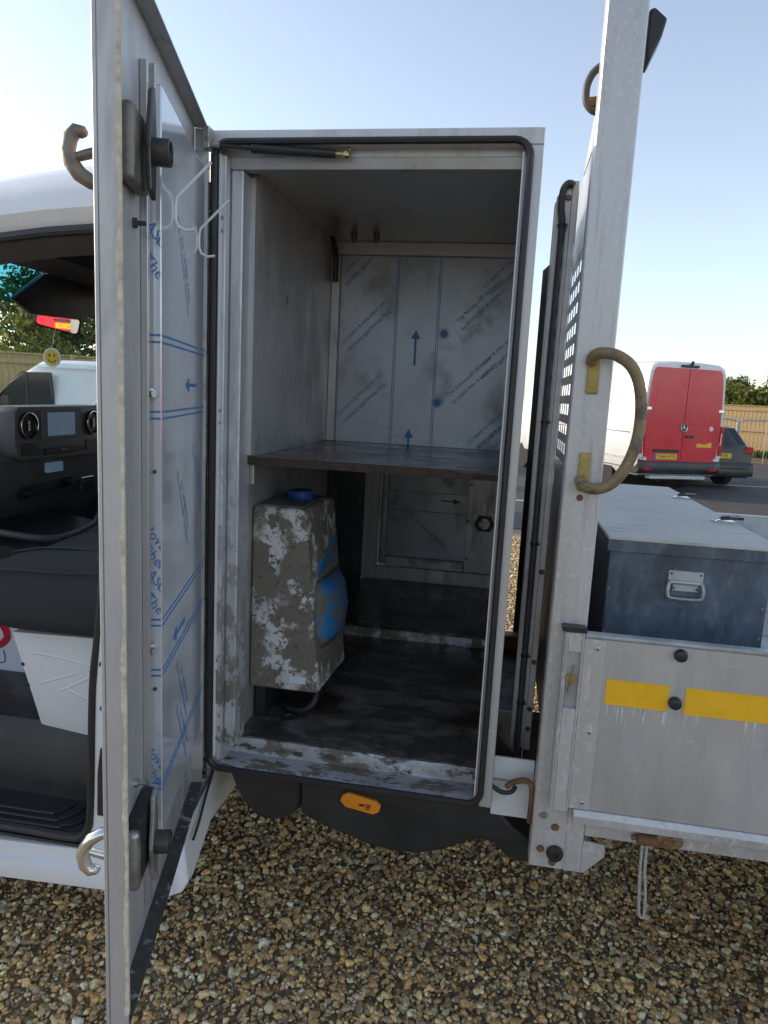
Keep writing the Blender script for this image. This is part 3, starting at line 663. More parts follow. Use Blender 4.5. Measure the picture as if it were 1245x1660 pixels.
# lower rail, hinge and rope
MB().box(.2718,XE,.0005,.03,dZ(.635),dZ(.687)).build('side_rail',M['alu_post'],truck,bevel=.0015)
HG = MB().lathe([(.013,0),(.013,.045)],(.395,-.012,.672),(1,0,0),14).prism([(.4405,.655),(.4405,.692),(.495,.688),(.503,.68),(.503,.668),(.495,.660)],'y',-.012,-.002).build('dropside_hinge',M['rust'],truck,bevel=.001)
for x in (.462,.485): MB().lathe([(.008,0),(.007,.004)],(x,-.0122,.674),(0,-1,0),10).build('hinge_bolt',M['rust'],HG)
MB().lathe([(.006,0),(.006,.012)],(.382,-.012,.674),(1,0,0),8).build('hinge_pin',M['rust'],HG)
MB().tube(smoothpath([(.407,-.020,.662),(.408,-.022,.60),(.413,-.022,.53),(.418,-.022,.478),(.426,-.022,.468),(.430,-.022,.482),(.427,-.022,.54),(.419,-.022,.60),(.418,-.02,.662)]),.0036,8).build('rope_loop',M['rope'],truck,smooth=True)
# bed
MB().box(.178,XE,.031,2.14,.735,.775).build('bed_floor',M['gal'],truck,bevel=.002)
MB().box(.178,XE,2.141,2.17,.69,1.205).build('far_dropside',M['gal'],truck,bevel=.003)
MB().box(XE+.001,XE+.03,0,2.17,.69,1.18).build('tailboard',M['alu'],truck,bevel=.003)
for x in (.7,1.5,2.3): MB().box(x,x+.06,.03,2.1,.68,.7345).build('cross_bearer',M['black_paint'],truck)
for y0 in (.55,1.38): MB().prism([(y0,.50),(y0+.07,.50),(y0+.07,.69),(y0,.69)],'x',-2.6,XE).build('chassis_rail',M['black_paint'],truck,bevel=.004)
MB().box(.03,.12,1.365,1.379,.60,.695).build('chassis_bracket',M['rust'],truck)
MB().box(.04,.14,.62,1.38,.55,.63).build('chassis_crossmember',M['black_paint'],truck)
MB().box(.045,.112,.5355,.5495,.56,.715).build('chassis_bracket',M['gal'],truck,bevel=.002)
# white plate, hook, skirts and tanks
WPL=MB().box(.0365,.1405,.064,.072,.636,.80).build('white_bracket_plate',M['white_panel'],truck,bevel=.001)
MB().box(.0365,.1405,.0612,.0638,.735,.741).build('plate_fold',M['gal'],WPL)
MB().tube(smoothpath([(.036,.03,.735),(.06,.03,.722),(.085,.03,.726),(.094,.03,.742)]),.006,10).build('clip',M['rubber'],truck,smooth=True)
MB().tube(smoothpath([(.072,.03,.738),(.084,.025,.753),(.098,.02,.764),(.118,.02,.768),(.132,.02,.758),(.1365,.02,.725),(.136,.02,.655)]),.0075,10).build('rope_hook',M['rust'],truck,smooth=True)
MB().prism([(-.73,.69),(-.70,.60),(-.665,.535),(-.625,.497),(-.575,.492),(-.53,.51),(-.49,.545),(-.49,.67)],'y',.10,.55).build('air_tank',M['black_plastic'],truck,bevel=.02,seg=4,smooth=True)
SK=MB().prism([(-.488,.67),(-.486,.545),(-.43,.522),(-.367,.503),(-.29,.482),(-.222,.473),(-.15,.477),(-.083,.499),(-.017,.538),(.02,.548),(.051,.545),(.085,.512),(.115,.498),(.150,.500),(.155,.565),(.10,.60),(.035,.67)],'y',.075,.5).build('side_skirt',M['black_plastic'],truck,bevel=.012,seg=3,smooth=True)
AM=MB().prism([(-.372,.612),(-.366,.630),(-.35,.640),(-.272,.626),(-.257,.612),(-.262,.594),(-.278,.585),(-.356,.596)],'y',.060,.0745).build('side_marker_lamp',M['amber'],truck,bevel=.004,seg=2,smooth=True)
b=MB()
for x0_,x1_,z0_,z1_ in ((-.318,-.303,.606,.612),(-.300,-.285,.610,.613),(-.300,-.285,.604,.607),(-.300,-.288,.598,.601)): b.box(x0_,x1_,.0592,.0598,z0_,z1_)
b.build('lens_marking',M['black_paint'],AM)

# ---- cab
CX=-.79
def cab(name, m, fn, par=None, **kw):
    b = MB(); fn(b); return b.build(name, M[m], par or truck, **kw)
def roofz(x): return -.16*(x+.9)**2 if x<-.9 else 0
def roofring(x, off=0):
    d=roofz(x); e=off
    half=[(.035+e,2.115),(.012+e,2.150),(.018+e,2.195-e*.5),(.06+e,2.245-e),(.16,2.295-e),(.40,2.345-e),(.72,2.372-e),(1.0,2.38-e)]
    r=[(x,y,z+d) for y,z in half]; return r+[(x,2.0-y,z+d) for y,z in half[-2::-1]]
xs=[CX-.02,-.9,-1.05,-1.2,-1.35,-1.5,-1.62,-1.74]
cab('cab_roof','white_paint',lambda b:b.loft([roofring(x) for x in xs],cap=False,closed=False),smooth=True)
cab('headliner','headliner',lambda b:b.loft([roofring(x,.03) for x in xs],cap=False,closed=False),smooth=True)
cab('door_header','headliner',lambda b:b.loft([[(x,.035,2.115+roofz(x)),(x,.03,2.09+roofz(x)),(x,.11,2.055+roofz(x)),(x,.12,2.10+roofz(x)),(x,.06,2.13+roofz(x))] for x in xs]),smooth=True)
cab('header_seal','rubber',lambda b:b.tube([(x,.028,2.097+roofz(x)) for x in xs],.011,8),smooth=True)
cab('windscreen_header','headliner',lambda b:b.loft([[(-1.76,y,2.27-.05*abs(y-1)),(-1.70,y,2.28-.05*abs(y-1)),(-1.58,y,2.13),(-1.72,y,2.10)] for y in (.1,.5,1.0,1.5,1.9)]))
cab('cab_rear_wall','white_paint',lambda b:b.box(CX-.03,CX-.012,.02,1.98,.40,2.27),bevel=.003)
cab('rear_trim','headliner',lambda b:b.box(CX-.04,CX-.031,.06,1.94,.66,2.25))
cab('b_pillar','white_paint',lambda b:b.prism([(-1.005,.36),(-.815,.335),(-.79,.40),(-.79,2.11),(-.99,2.11),(-.985,1.35),(-1.02,1.05),(-1.035,.9),(-1.05,.5),(-1.075,.44)],'y',-.05,.02),bevel=.012,seg=3,smooth=True)
cab('pillar_cover','black_plastic',lambda b:b.prism([(-1.03,.535),(-.94,.535),(-.94,.745),(-1.005,.745),(-1.018,.735),(-1.027,.66)],'y',-.056,-.0505),bevel=.003)
for z in (.975,.85): cab('pillar_clip','rubber',lambda b,z=z:b.tube([(-1.012,-.05,z),(-1.004,-.062,z+.008)],[.007,.005],8))
cab('door_sill','white_paint',lambda b:b.loft([[(x,-.078,z0),(x,-.084,z0+.03),(x,-.078,z0+.055),(x,-.064,z0+.062),(x,-.058,z0+.10),(x,.0,z0+.105),(x,.0,z0)] for x,z0 in ((-2.2,.30),(-1.4,.312),(-1.0,.33),(-.86,.332),(-.80,.355))]),smooth=True)
cab('sill_scuff','black_plastic',lambda b:b.box(-2.1,-1.055,-.056,-.01,.428,.436),bevel=.002)
cab('rear_corner','white_paint',lambda b:b.prism([(-.83,.322),(-.775,.352),(-.757,.385),(-.772,.52),(-.79,.64),(-.83,.66)],'y',-.066,-.0505),bevel=.004)
cab('rear_flange','white_panel',lambda b:b.prism([(-.06,.36),(.02,.345),(.25,.52),(.25,.60),(.19,.585),(-.06,.50)],'x',-.786,-.781),bevel=.001)
cab('cable','rubber',lambda b:b.tube(smoothpath([(-.775,.14,.60),(-.772,.08,.55),(-.770,.03,.50),(-.768,-.01,.475)]),.004,8),smooth=True)
sealp=[(-1.9,-.045,.455),(-1.3,-.045,.452),(-1.13,-.045,.45),(-1.08,-.045,.462),(-1.058,-.045,.50),(-1.05,-.045,.60),(-1.04,-.044,.90),(-1.022,-.04,1.08),(-1.0,-.035,1.35),(-.995,-.02,1.7),(-1.0,.01,2.08)]
cab('door_seal','rubber',lambda b:b.tube(smoothpath(sealp),.0125,8),smooth=True)
cab('step_tread','black_plastic',lambda b:(b.box(-2.1,-1.06,-.042,.125,.43,.45),),bevel=.003)
def ribs(b):
    for k in range(3):
        o=.028*k; pts=[(-2.0,-.02+o,.452),(-1.25-o,-.02+o,.452),(-1.17-o,-.01+o,.452),(-1.13-o*1.3,.02+o,.452),(-1.115-o*1.5,.10,.452)]
        b.tube(smoothpath(pts),.0055,6)
cab('tread_rib','black_plastic',ribs,smooth=True)
cab('step_riser','black_plastic',lambda b:b.loft([[(x,.12,.44),(x,.135,.60),(x,.17,.668),(x,.30,.675),(x,.30,.44)] for x in (-2.1,-1.3,-1.09,-1.0)]),smooth=True)
cab('cab_floor','black_plastic',lambda b:b.box(-2.2,CX-.04,.30,1.94,.62,.66))
cab('seat_base','white_paint',lambda b:b.prism([(-1.43,.955),(-1.09,.965),(-1.09,.64),(-1.34,.665)],'y',.15,.62),bevel=.006,seg=2,smooth=True)
for p in ([(-1.36,.895),(-1.27,.89),(-1.17,.875),(-1.12,.865)],[(-1.34,.80),(-1.22,.845)],[(-1.25,.79),(-1.17,.765),(-1.13,.755)],[(-1.27,.785),(-1.15,.85)]):
    cab('pressed_rib','white_paint',lambda b,p=p:b.tube([(x,.1545,z) for x,z in p],.0065,8),smooth=True)
for x,z in ((-1.395,.855),(-1.38,.79)): cab('base_hole','rubber',lambda b,x=x,z=z:b.lathe([(.006,0),(.005,.002)],(x,.1498,z),(0,-1,0),10))
def cushion(b):
    rg=[]
    for x,zt,zb,ins in ((-1.52,1.13,.99,.03),(-1.49,1.175,.962,.01),(-1.40,1.205,.955,0),(-1.20,1.215,.955,0),(-1.0,1.235,.96,0),(-.86,1.25,.97,.02)):
        rg.append([(x,.09+ins,zb),(x,.075+ins,zb+.06),(x,.085+ins,zt-.05),(x,.13,zt-.008),(x,.22,zt),(x,.36,zt-.018),(x,.50,zt),(x,.60,zt-.01),(x,.64-ins,zt-.06),(x,.63-ins,zb)])
    b.loft(rg)
cab('seat_cushion','seat',cushion,smooth=True,sub=1)
cab('seat_seam','dash_black',lambda b:b.tube(smoothpath([(-1.50,.10,1.13),(-1.40,.088,1.165),(-1.2,.088,1.172),(-1.0,.09,1.19)]),.004,6),smooth=True)
cab('seat_seam','dash_black',lambda b:b.tube(smoothpath([(-1.47,.22,1.183),(-1.35,.22,1.207),(-1.15,.22,1.215),(-.95,.22,1.235)]),.004,6),smooth=True)
cab('seat_back','seat',lambda b:b.loft([[(-.98+.0*z,.09,z),(-.86,.09,z),(-.86,.63,z),(-1.0,.60,z),(-1.02,.36,z),(-1.0,.12,z)] for z in (1.22,1.5,1.85,1.92)]),smooth=True,sub=1)
# dashboard
DA = bpy.data.objects.new('dashboard', None); COL.objects.link(DA); DA.parent = truck
def da(name, m, fn, **kw):
    b = MB(); fn(b); return b.build(name, M[m], DA, **kw)
da('dash_body','dash',lambda b:b.loft([[(-2.62,y,1.47),(-2.1,y,1.50),(-1.90,y,1.475),(-1.84,y,1.40),(-1.86,y,1.30),(-1.92,y,1.20),(-2.1,y,.95),(-2.62,y,.7)] for y in (.06,.35,.65,1.3,1.94)]),smooth=True)
da('centre_panel','dash',lambda b:b.prism([(.70,1.42),(.685,1.46),(.69,1.585),(.715,1.607),(1.245,1.609),(1.275,1.585),(1.29,1.41),(1.265,1.392),(.73,1.402)],'x',-1.90,-1.80),bevel=.008,seg=2,smooth=True)
da('screen_surround','dash',lambda b:b.box(-1.7995,-1.796,.835,1.10,1.478,1.594),bevel=.001)
da('screen','screen',lambda b:b.box(-1.7958,-1.794,.875,1.055,1.490,1.583))
for y,z in ((.755,1.535),(1.185,1.535)):
    da('air_vent','dash_black',lambda b,y=y,z=z:b.lathe([(.052,0),(.052,.012),(.046,.014),(.040,.006),(.01,.006),(.008,.012)],(-1.80,y,z),(1,0,0),24),smooth=True)
    da('vent_ring','chrome',lambda b,y=y,z=z:b.tube([(-1.786,y+.049*math.cos(t),z+.049*math.sin(t)) for t in np.linspace(0,2*math.pi,29)],.0016,6,cap=False),smooth=True)
    da('vent_blade','chrome',lambda b,y=y,z=z:b.box(-1.792,-1.786,y-.006,y+.006,z-.022,z+.022),bevel=.003)
da('storage_slot','dash_black',lambda b:b.prism([(.72,1.422),(.715,1.468),(.775,1.468),(.825,1.445),(.825,1.418)],'x',-1.7999,-1.797))
da('storage_slot','dash_black',lambda b:b.prism([(1.14,1.415),(1.14,1.462),(1.26,1.466),(1.262,1.415)],'x',-1.7999,-1.797))
da('switch_row','dash_black',lambda b:b.box(-1.7999,-1.792,.85,1.12,1.418,1.442),bevel=.002)
da('switch_knob','chrome',lambda b:b.box(-1.7918,-1.788,.955,1.0,1.425,1.440),bevel=.002)
da('display_insert','screen',lambda b:b.box(-1.848,-1.828,.92,1.02,1.335,1.375),bevel=.003)
da('radio','dash_black',lambda b:b.prism([(.80,1.235),(.80,1.29),(1.13,1.31),(1.13,1.255)],'x',-1.885,-1.862),bevel=.003)
for y,z in ((.83,1.263),(1.10,1.283)): da('radio_knob','dash_black',lambda b,y=y,z=z:b.lathe([(.020,0),(.017,.022)],(-1.862,y,z),(1,0,0),16),smooth=True)
da('switch_plate','chrome',lambda b:b.box(-1.875,-1.862,1.20,1.30,1.225,1.285),bevel=.003)
for y in (1.225,1.27): da('rocker_switch','dash_black',lambda b,y=y:b.lathe([(.016,0),(.014,.004)],(-1.8618,y,1.255),(1,0,0),14))
da('tray','dash_black',lambda b:b.loft([[(-1.90,y,1.17),(-1.62,y,1.13),(-1.60,y,1.10),(-1.63,y,1.02),(-1.90,y,1.0)] for y in (.45,.75,1.0)]))
da('tray_rim','dash',lambda b:b.tube(smoothpath([(-1.88,.50,1.19),(-1.72,.52,1.165),(-1.60,.62,1.14),(-1.60,.85,1.15),(-1.62,.98,1.19),(-1.62,1.25,1.21)]),.012,8),smooth=True)
da('gear_gaiter','dash_black',lambda b:b.loft([[(-1.72+s_*.11*math.cos(t),1.20+s_*.12*math.sin(t),z+.01*math.sin(t*5)) for t in np.linspace(0,5.9,14)] for s_,z in ((1,1.12),(.8,1.17),(.5,1.22),(.25,1.27))]),smooth=True)
# windscreen, mirror, visor, far side
def wpt(y,t): # t 0 bottom, 1 top
    c=.26*(1-((y-1)/.9)**2)*(1-.55*t); return (-2.36-c+.72*t,y,1.47+.64*t+.03*math.sin(math.pi*t))
def wgrid(b,t0,t1,off=0):
    ys=np.linspace(.10,1.90,13); ts=np.linspace(t0,t1,6); n=len(ys)
    b.add([tuple(Vector(wpt(y,t))+Vector((off,0,0))) for t in ts for y in ys],[(j*n+i,j*n+i+1,(j+1)*n+i+1,(j+1)*n+i) for j in range(5) for i in range(n-1)])
WS=cab('windscreen','glass',lambda b:wgrid(b,0,1.0),smooth=True)
cab('sun_strip','sunstrip',lambda b:wgrid(b,.80,1.0,.004),WS,smooth=True)
cab('sun_visor','dash_black',lambda b:b.prism([(.60,1.985),(.78,2.10),(1.30,2.16),(1.42,2.09),(1.36,2.05),(1.0,1.955),(.70,1.945)],'x',-1.745,-1.722),bevel=.008,seg=2,smooth=True)
RM = thing_part = bpy.data.objects.new('rear_view_mirror', None); COL.objects.link(RM); RM.parent = truck
mc=Vector((-1.79,.95,1.942))
to_cam=(Vector((0,-1.7,1.72))-mc).normalized()
RV=Vector((6.2,-11.5,0))
MV2=Matrix.Translation(RV)@Matrix.Rotation(math.atan2((RV-mc).y,(RV-mc).x)+rad(12),4,'Z')
to_v=((MV2@Vector((-.05,.16,.86)))-mc).normalized(); mn=(to_cam+to_v).normalized()
mr=Vector((0,0,1)).cross(mn).normalized(); mu=mn.cross(mr).normalized()
tl=rad(-12); mr2=mr*math.cos(tl)+mu*math.sin(tl); mu2=mn.cross(mr2)
MM=Matrix.Identity(4)
for i in range(3): MM[i][0]=mr2[i]; MM[i][1]=mu2[i]; MM[i][2]=mn[i]; MM[i][3]=mc[i]
def rrect(w,h,r,n=5):
    p=[]
    for cx,cy,a0 in ((w-r,h-r,0),(-w+r,h-r,90),(-w+r,-h+r,180),(w-r,-h+r,270)):
        for k in range(n): a=rad(a0+90*k/(n-1)); p.append((cx+r*math.cos(a),cy+r*math.sin(a)))
    return p
b=MB(MM); b.prism(rrect(.084,.036,.016),'z',-.03,-.002); b.build('mirror_housing',M['dash_black'],RM,bevel=.004,smooth=True)
b=MB(MM); b.prism(rrect(.076,.029,.012),'z',-.0018,-.0005); b.build('mirror_glass',M['mirror'],RM)
cab('mirror_stalk','dash_black',lambda b:b.tube([tuple(mc-mn*.03),(-1.86,.97,2.02),(-1.90,.98,2.06)],.009,8))
cab('far_door','dash_black',lambda b:(b.box(-2.2,-.83,1.93,1.97,.45,1.38),b.box(-1.05,-.83,1.93,1.97,1.38,2.1)))
CD=cab('cab_door','white_paint',lambda b:b.prism([(-2.02,-.09),(-2.06,-.07),(-2.46,-.98),(-2.40,-1.0)],'z',.42,1.40),bevel=.01,seg=2)
cab('door_frame','white_paint',lambda b:b.tube([(-2.42,-.98,1.40),(-2.40,-.95,1.75),(-2.30,-.75,2.06),(-2.2,-.5,2.05),(-2.06,-.12,1.62),(-2.05,-.10,1.40)],.025,8),CD,smooth=True)
cab('door_glass','glass',lambda b:b.add([(-2.42,-.97,1.40),(-2.40,-.94,1.75),(-2.30,-.75,2.05),(-2.2,-.5,2.04),(-2.06,-.12,1.62),(-2.05,-.10,1.40)],[(0,1,2,3,4,5)]),CD)
cab('bonnet','white_paint',lambda b:b.loft([[(x,0.02+i_,zb),(x,-.03+i_,.6),(x,-.02+i_,1.0),(x,.1+i_,zt),(x,1.0,zt+.04),(x,1.9-i_,zt),(x,2.02-i_,1.0),(x,2.03-i_,.6),(x,1.98-i_,zb)] for x,zb,zt,i_ in ((-2.15,.4,1.46,0),(-2.6,.35,1.44,0),(-2.95,.32,1.26,.04),(-3.15,.32,1.05,.14))]),smooth=True)
cab('a_pillar','white_paint',lambda b:b.tube([(-1.60,.05,2.12),(-1.95,.03,1.82),(-2.36,.01,1.46)],.045,8),smooth=True)
cab('a_pillar','dash_black',lambda b:b.tube([(-1.60,1.95,2.12),(-1.95,1.97,1.82),(-2.36,1.99,1.46)],.04,8),smooth=True)
for x in (-2.35,1.35):
    for y in (.12,1.88):
        WH=MB().lathe([(.20,-.11),(.335,-.11),(.345,-.08),(.345,.08),(.335,.11),(.20,.11)],(x,y,.345),(0,1,0),36).build('wheel',M['tyre'],truck,smooth=True)
        MB().lathe([(.198,-.09),(.19,-.06),(.06,-.05),(.05,-.09),(.05,.09),(.06,.05),(.19,.06),(.198,.09)],(x,y,.345),(0,1,0),24).build('rim',M['steel'],WH,smooth=True)

# ================================================================ THINGS IN AND ON THE TRUCK
TK = thing('water_tank', 'white plastic tank caked in dried concrete with blue tray, inside the open locker', 'tank', (-.59,.34,.727))
def tk(name,m,fn,par=None,**kw):
    b=MB(); fn(b); return b.build(name,M[m],par or TK,**kw)
def tbody(b):
    rg=[]
    for z,xl,xr,y0,y1 in ((.842,-.696,-.489,.225,.52),(.847,-.699,-.486,.222,.525),(1.0,-.699,-.502,.222,.53),(1.2,-.699,-.523,.222,.53),(1.378,-.699,-.5425,.222,.525),(1.3855,-.694,-.548,.228,.518),(1.3865,-.685,-.556,.24,.50)):
        rg.append([(xl,y0+.006,z),(xl+.006,y0,z),(xr-.008,y0,z),(xr,y0+.008,z),(xr+.014,y1-.02,z),(xr,y1,z),(xl+.012,y1,z),(xl,y1-.012,z)])
    b.loft(rg)
tk('tank_body','tankwhite',tbody)
tk('tank_top','tankdirt',lambda b:b.prism([(-.684,.242),(-.558,.242),(-.556,.50),(-.684,.50)],'z',1.3862,1.3905),bevel=.001)
tk('tank_slot','rubber',lambda b:b.prism([(.36,1.33),(.367,1.33),(.387,1.255),(.38,1.255)],'x',-.538,-.533))
tk('spill_tray','tankblue',lambda b:b.loft([[(-.52,y0,.935-i_*.5),(-.488+i_,y0,.975),(-.497+i_,y0,1.15),(-.535,y0,1.205)] for y0,i_ in ((.245,0),(.28,.026),(.35,.044),(.43,.048),(.49,.030),(.52,0))]),smooth=True,sub=1)
tk('tray_lip','tankblue',lambda b:b.prism([(.285,1.195),(.345,1.235),(.49,1.262),(.505,1.20),(.30,1.18)],'x',-.532,-.512),bevel=.003)
CP=tk('filler_cap','tankcap',lambda b:b.lathe([(.034,0),(.036,.004),(.036,.026),(.033,.030)],(-.60,.37,1.392),(0,0,1),28),smooth=True)
tk('cap_rib','tankcap',lambda b:[b.box(-.60+.036*math.cos(a)-.0015,-.60+.036*math.cos(a)+.0015,.37+.036*math.sin(a)-.0015,.37+.036*math.sin(a)+.0015,1.396,1.418) for a in np.linspace(0,6.2,22)],CP)
tk('sticker','white_card',lambda b:b.box(-.575,-.525,.2195,.2212,.866,.888))
tk('bracket','black_paint',lambda b:(b.box(-.69,-.66,.26,.50,.7275,.845),b.box(-.56,-.53,.46,.50,.7275,.845)))
HS = MB(); corr(HS,[(-.53,.36,.85),(-.515,.33,.82),(-.52,.30,.775),(-.55,.29,.752),(-.59,.30,.748),(-.62,.32,.75)],.014,.007)
tag(HS.build('drain_hose',M['rubber'],smooth=True),'short black corrugated hose below the concrete splattered tank','hose')

BX = thing('tool_chest', 'long blue grey galvanised tool chest standing on the tipper bed', 'tool chest', (.51,.88,.775))
def bx(name,m,fn,par=None,**kw):
    b=MB(); fn(b); return b.build(name,M[m],par or BX,**kw)
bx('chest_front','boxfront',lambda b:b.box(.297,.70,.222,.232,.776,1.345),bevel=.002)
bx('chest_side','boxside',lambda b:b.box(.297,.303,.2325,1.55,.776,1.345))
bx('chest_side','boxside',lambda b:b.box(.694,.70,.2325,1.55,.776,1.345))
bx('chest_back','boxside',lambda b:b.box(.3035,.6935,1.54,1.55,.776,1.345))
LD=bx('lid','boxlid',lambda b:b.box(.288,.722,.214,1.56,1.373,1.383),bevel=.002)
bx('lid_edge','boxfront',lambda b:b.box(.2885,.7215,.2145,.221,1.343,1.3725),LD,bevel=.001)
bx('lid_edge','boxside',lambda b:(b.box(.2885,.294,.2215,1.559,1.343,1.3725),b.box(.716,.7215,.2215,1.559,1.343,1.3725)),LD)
for y in (.62,1.18):
    LT=bx('toggle_latch','chrome',lambda b,y=y:b.box(.655,.715,y-.022,y+.022,1.3832,1.388),bevel=.001)
    bx('latch_lever','steel_dark',lambda b,y=y:(b.tube([(.672,y-.018,1.394),(.735,y-.014,1.399)],.004,6),b.tube([(.672,y+.018,1.394),(.735,y+.014,1.399)],.004,6),b.box(.70,.74,y-.016,y+.016,1.394,1.402)),LT)
    bx('latch_tongue','white_card',lambda b,y=y:b.add([(.655,y-.02,1.3882),(.675,y-.02,1.405),(.675,y+.015,1.405),(.655,y+.015,1.3882)],[(0,1,2,3)]),LT)
HN=bx('handle_plate','gal',lambda b:(b.box(.449,.537,.2175,.2215,1.272,1.304),b.box(.462,.527,.2178,.2215,1.249,1.2715)),bevel=.0015)
bx('bail_handle','steel',lambda b:b.tube(smoothpath([(.453,.212,1.275),(.449,.207,1.262),(.449,.205,1.243),(.455,.205,1.233),(.493,.205,1.231),(.530,.205,1.233),(.536,.205,1.243),(.536,.207,1.262),(.532,.212,1.275)]),.0055,8),HN,smooth=True)
bx('handle_roll','gal',lambda b:b.tube([(.452,.214,1.274),(.534,.214,1.274)],.006,10),HN,smooth=True)
for x,z in ((.457,1.296),(.53,1.296),(.466,1.257),(.523,1.257)): bx('rivet','steel_dark',lambda b,x=x,z=z:b.lathe([(.003,0),(.002,.002)],(x,.2174,z),(0,-1,0),8),HN)
for x,z in ((.302,1.12),(.302,1.24),(.69,1.14),(.69,1.22)): bx('rivet','steel',lambda b,x=x,z=z:b.lathe([(.004,0),(.003,.002)],(x,.2218,z),(0,-1,0),8))

# smiley card hanging from the mirror
AF = thing('air_freshener', 'round yellow smiley card hanging below the cab mirror', 'air freshener', (-1.80,.92,1.80))
FM=Matrix.Identity(4); fn_=to_cam.copy(); fr_=Vector((0,0,1)).cross(fn_).normalized(); fr_=(fr_*.75+fn_*.45).normalized(); fnn=fr_.cross(Vector((0,0,1))).normalized()
for i in range(3): FM[i][0]=fr_[i]; FM[i][1]=(0,0,1)[i]; FM[i][2]=fnn[i]; FM[i][3]=(-1.80,.92,1.80)[i]
b=MB(FM); b.lathe([(.038,-.001),(.038,.001)],(0,0,0),(0,0,1),24); b.build('card',M['white_card'],AF)
b=MB(FM); b.lathe([(.030,-.0016),(.030,.0016)],(0,0,0),(0,0,1),24); b.build('face',M['smile'],AF)
b=MB(FM)
for sx in (-.010,.010): b.prism([(sx+.0035*math.cos(t),.008+.007*math.sin(t)) for t in np.linspace(0,5.6,9)],'z',-.002,.002)
b.tube([(.017*math.cos(t),-.002+.017*math.sin(t),.0018) for t in np.linspace(rad(200),rad(340),9)],.0016,6)
b.build('features',M['ink'],AF)
MB().tube([(-1.80,.92,1.838),(-1.795,.94,1.915)],.001,5).build('string',M['wire'],AF)

# sign board beside the seat base
SG = thing('sign_board', 'white sign with red ring and blue letters AU beside the seat base', 'sign', (-1.62,.5,.66))
MB().box(-1.95,-1.60,.50,.508,.60,.90).build('board',M['white_card'],SG)
MB().tube([(-1.80+.085*math.cos(t),.498,.80+.055*math.sin(t)) for t in np.linspace(0,6.283,25)],.014,6,cap=False).build('ring',M['red_paint'],SG)
MB().box(-1.95,-1.64,.4975,.4995,.862,.872).build('stripe',M['print'],SG)
b=MB(); put_text(b,'AU',.07,(-1.77,.4992,.70),(1,0,0.25),(-.2,0,1)); b.build('lettering',M['print'],SG)

# ================================================================ VEHICLES
def vehicle_matrix(x,y,ang):   # local +x = forward, +y = left
    return Matrix.Translation((x,y,0)) @ Matrix.Rotation(ang,4,'Z')
def vring(x, zb, zs, zt, w, tum=.90, n=1):
    half=[(w*.90,zb),(w*.985,zb+.12),(w,zs),(w*.995,zs+.25),(w*tum,zt-.16),(w*(tum-.05),zt-.05),(w*(tum-.16),zt-.005),(w*.3,zt+.02)]
    return [(x,y,z) for y,z in half]+[(x,-y,z) for y,z in half[::-1]]
def wheels(par,MV,xs_,w,r):
    for x in xs_:
        for s_ in (-1,1):
            b=MB(MV); b.lathe([(r*.6,-.1),(r*.97,-.1),(r,-.07),(r,.07),(r*.97,.1),(r*.6,.1)],(x,s_*(w-.12),r),(0,1,0),24); wo=b.build('wheel',M['tyre'],par,smooth=True)
            b=MB(MV); b.lathe([(r*.58,-.07),(r*.2,-.06),(r*.2,.06),(r*.58,.07)],(x,s_*(w-.12),r),(0,1,0),16); b.build('rim',M['steel'],wo)
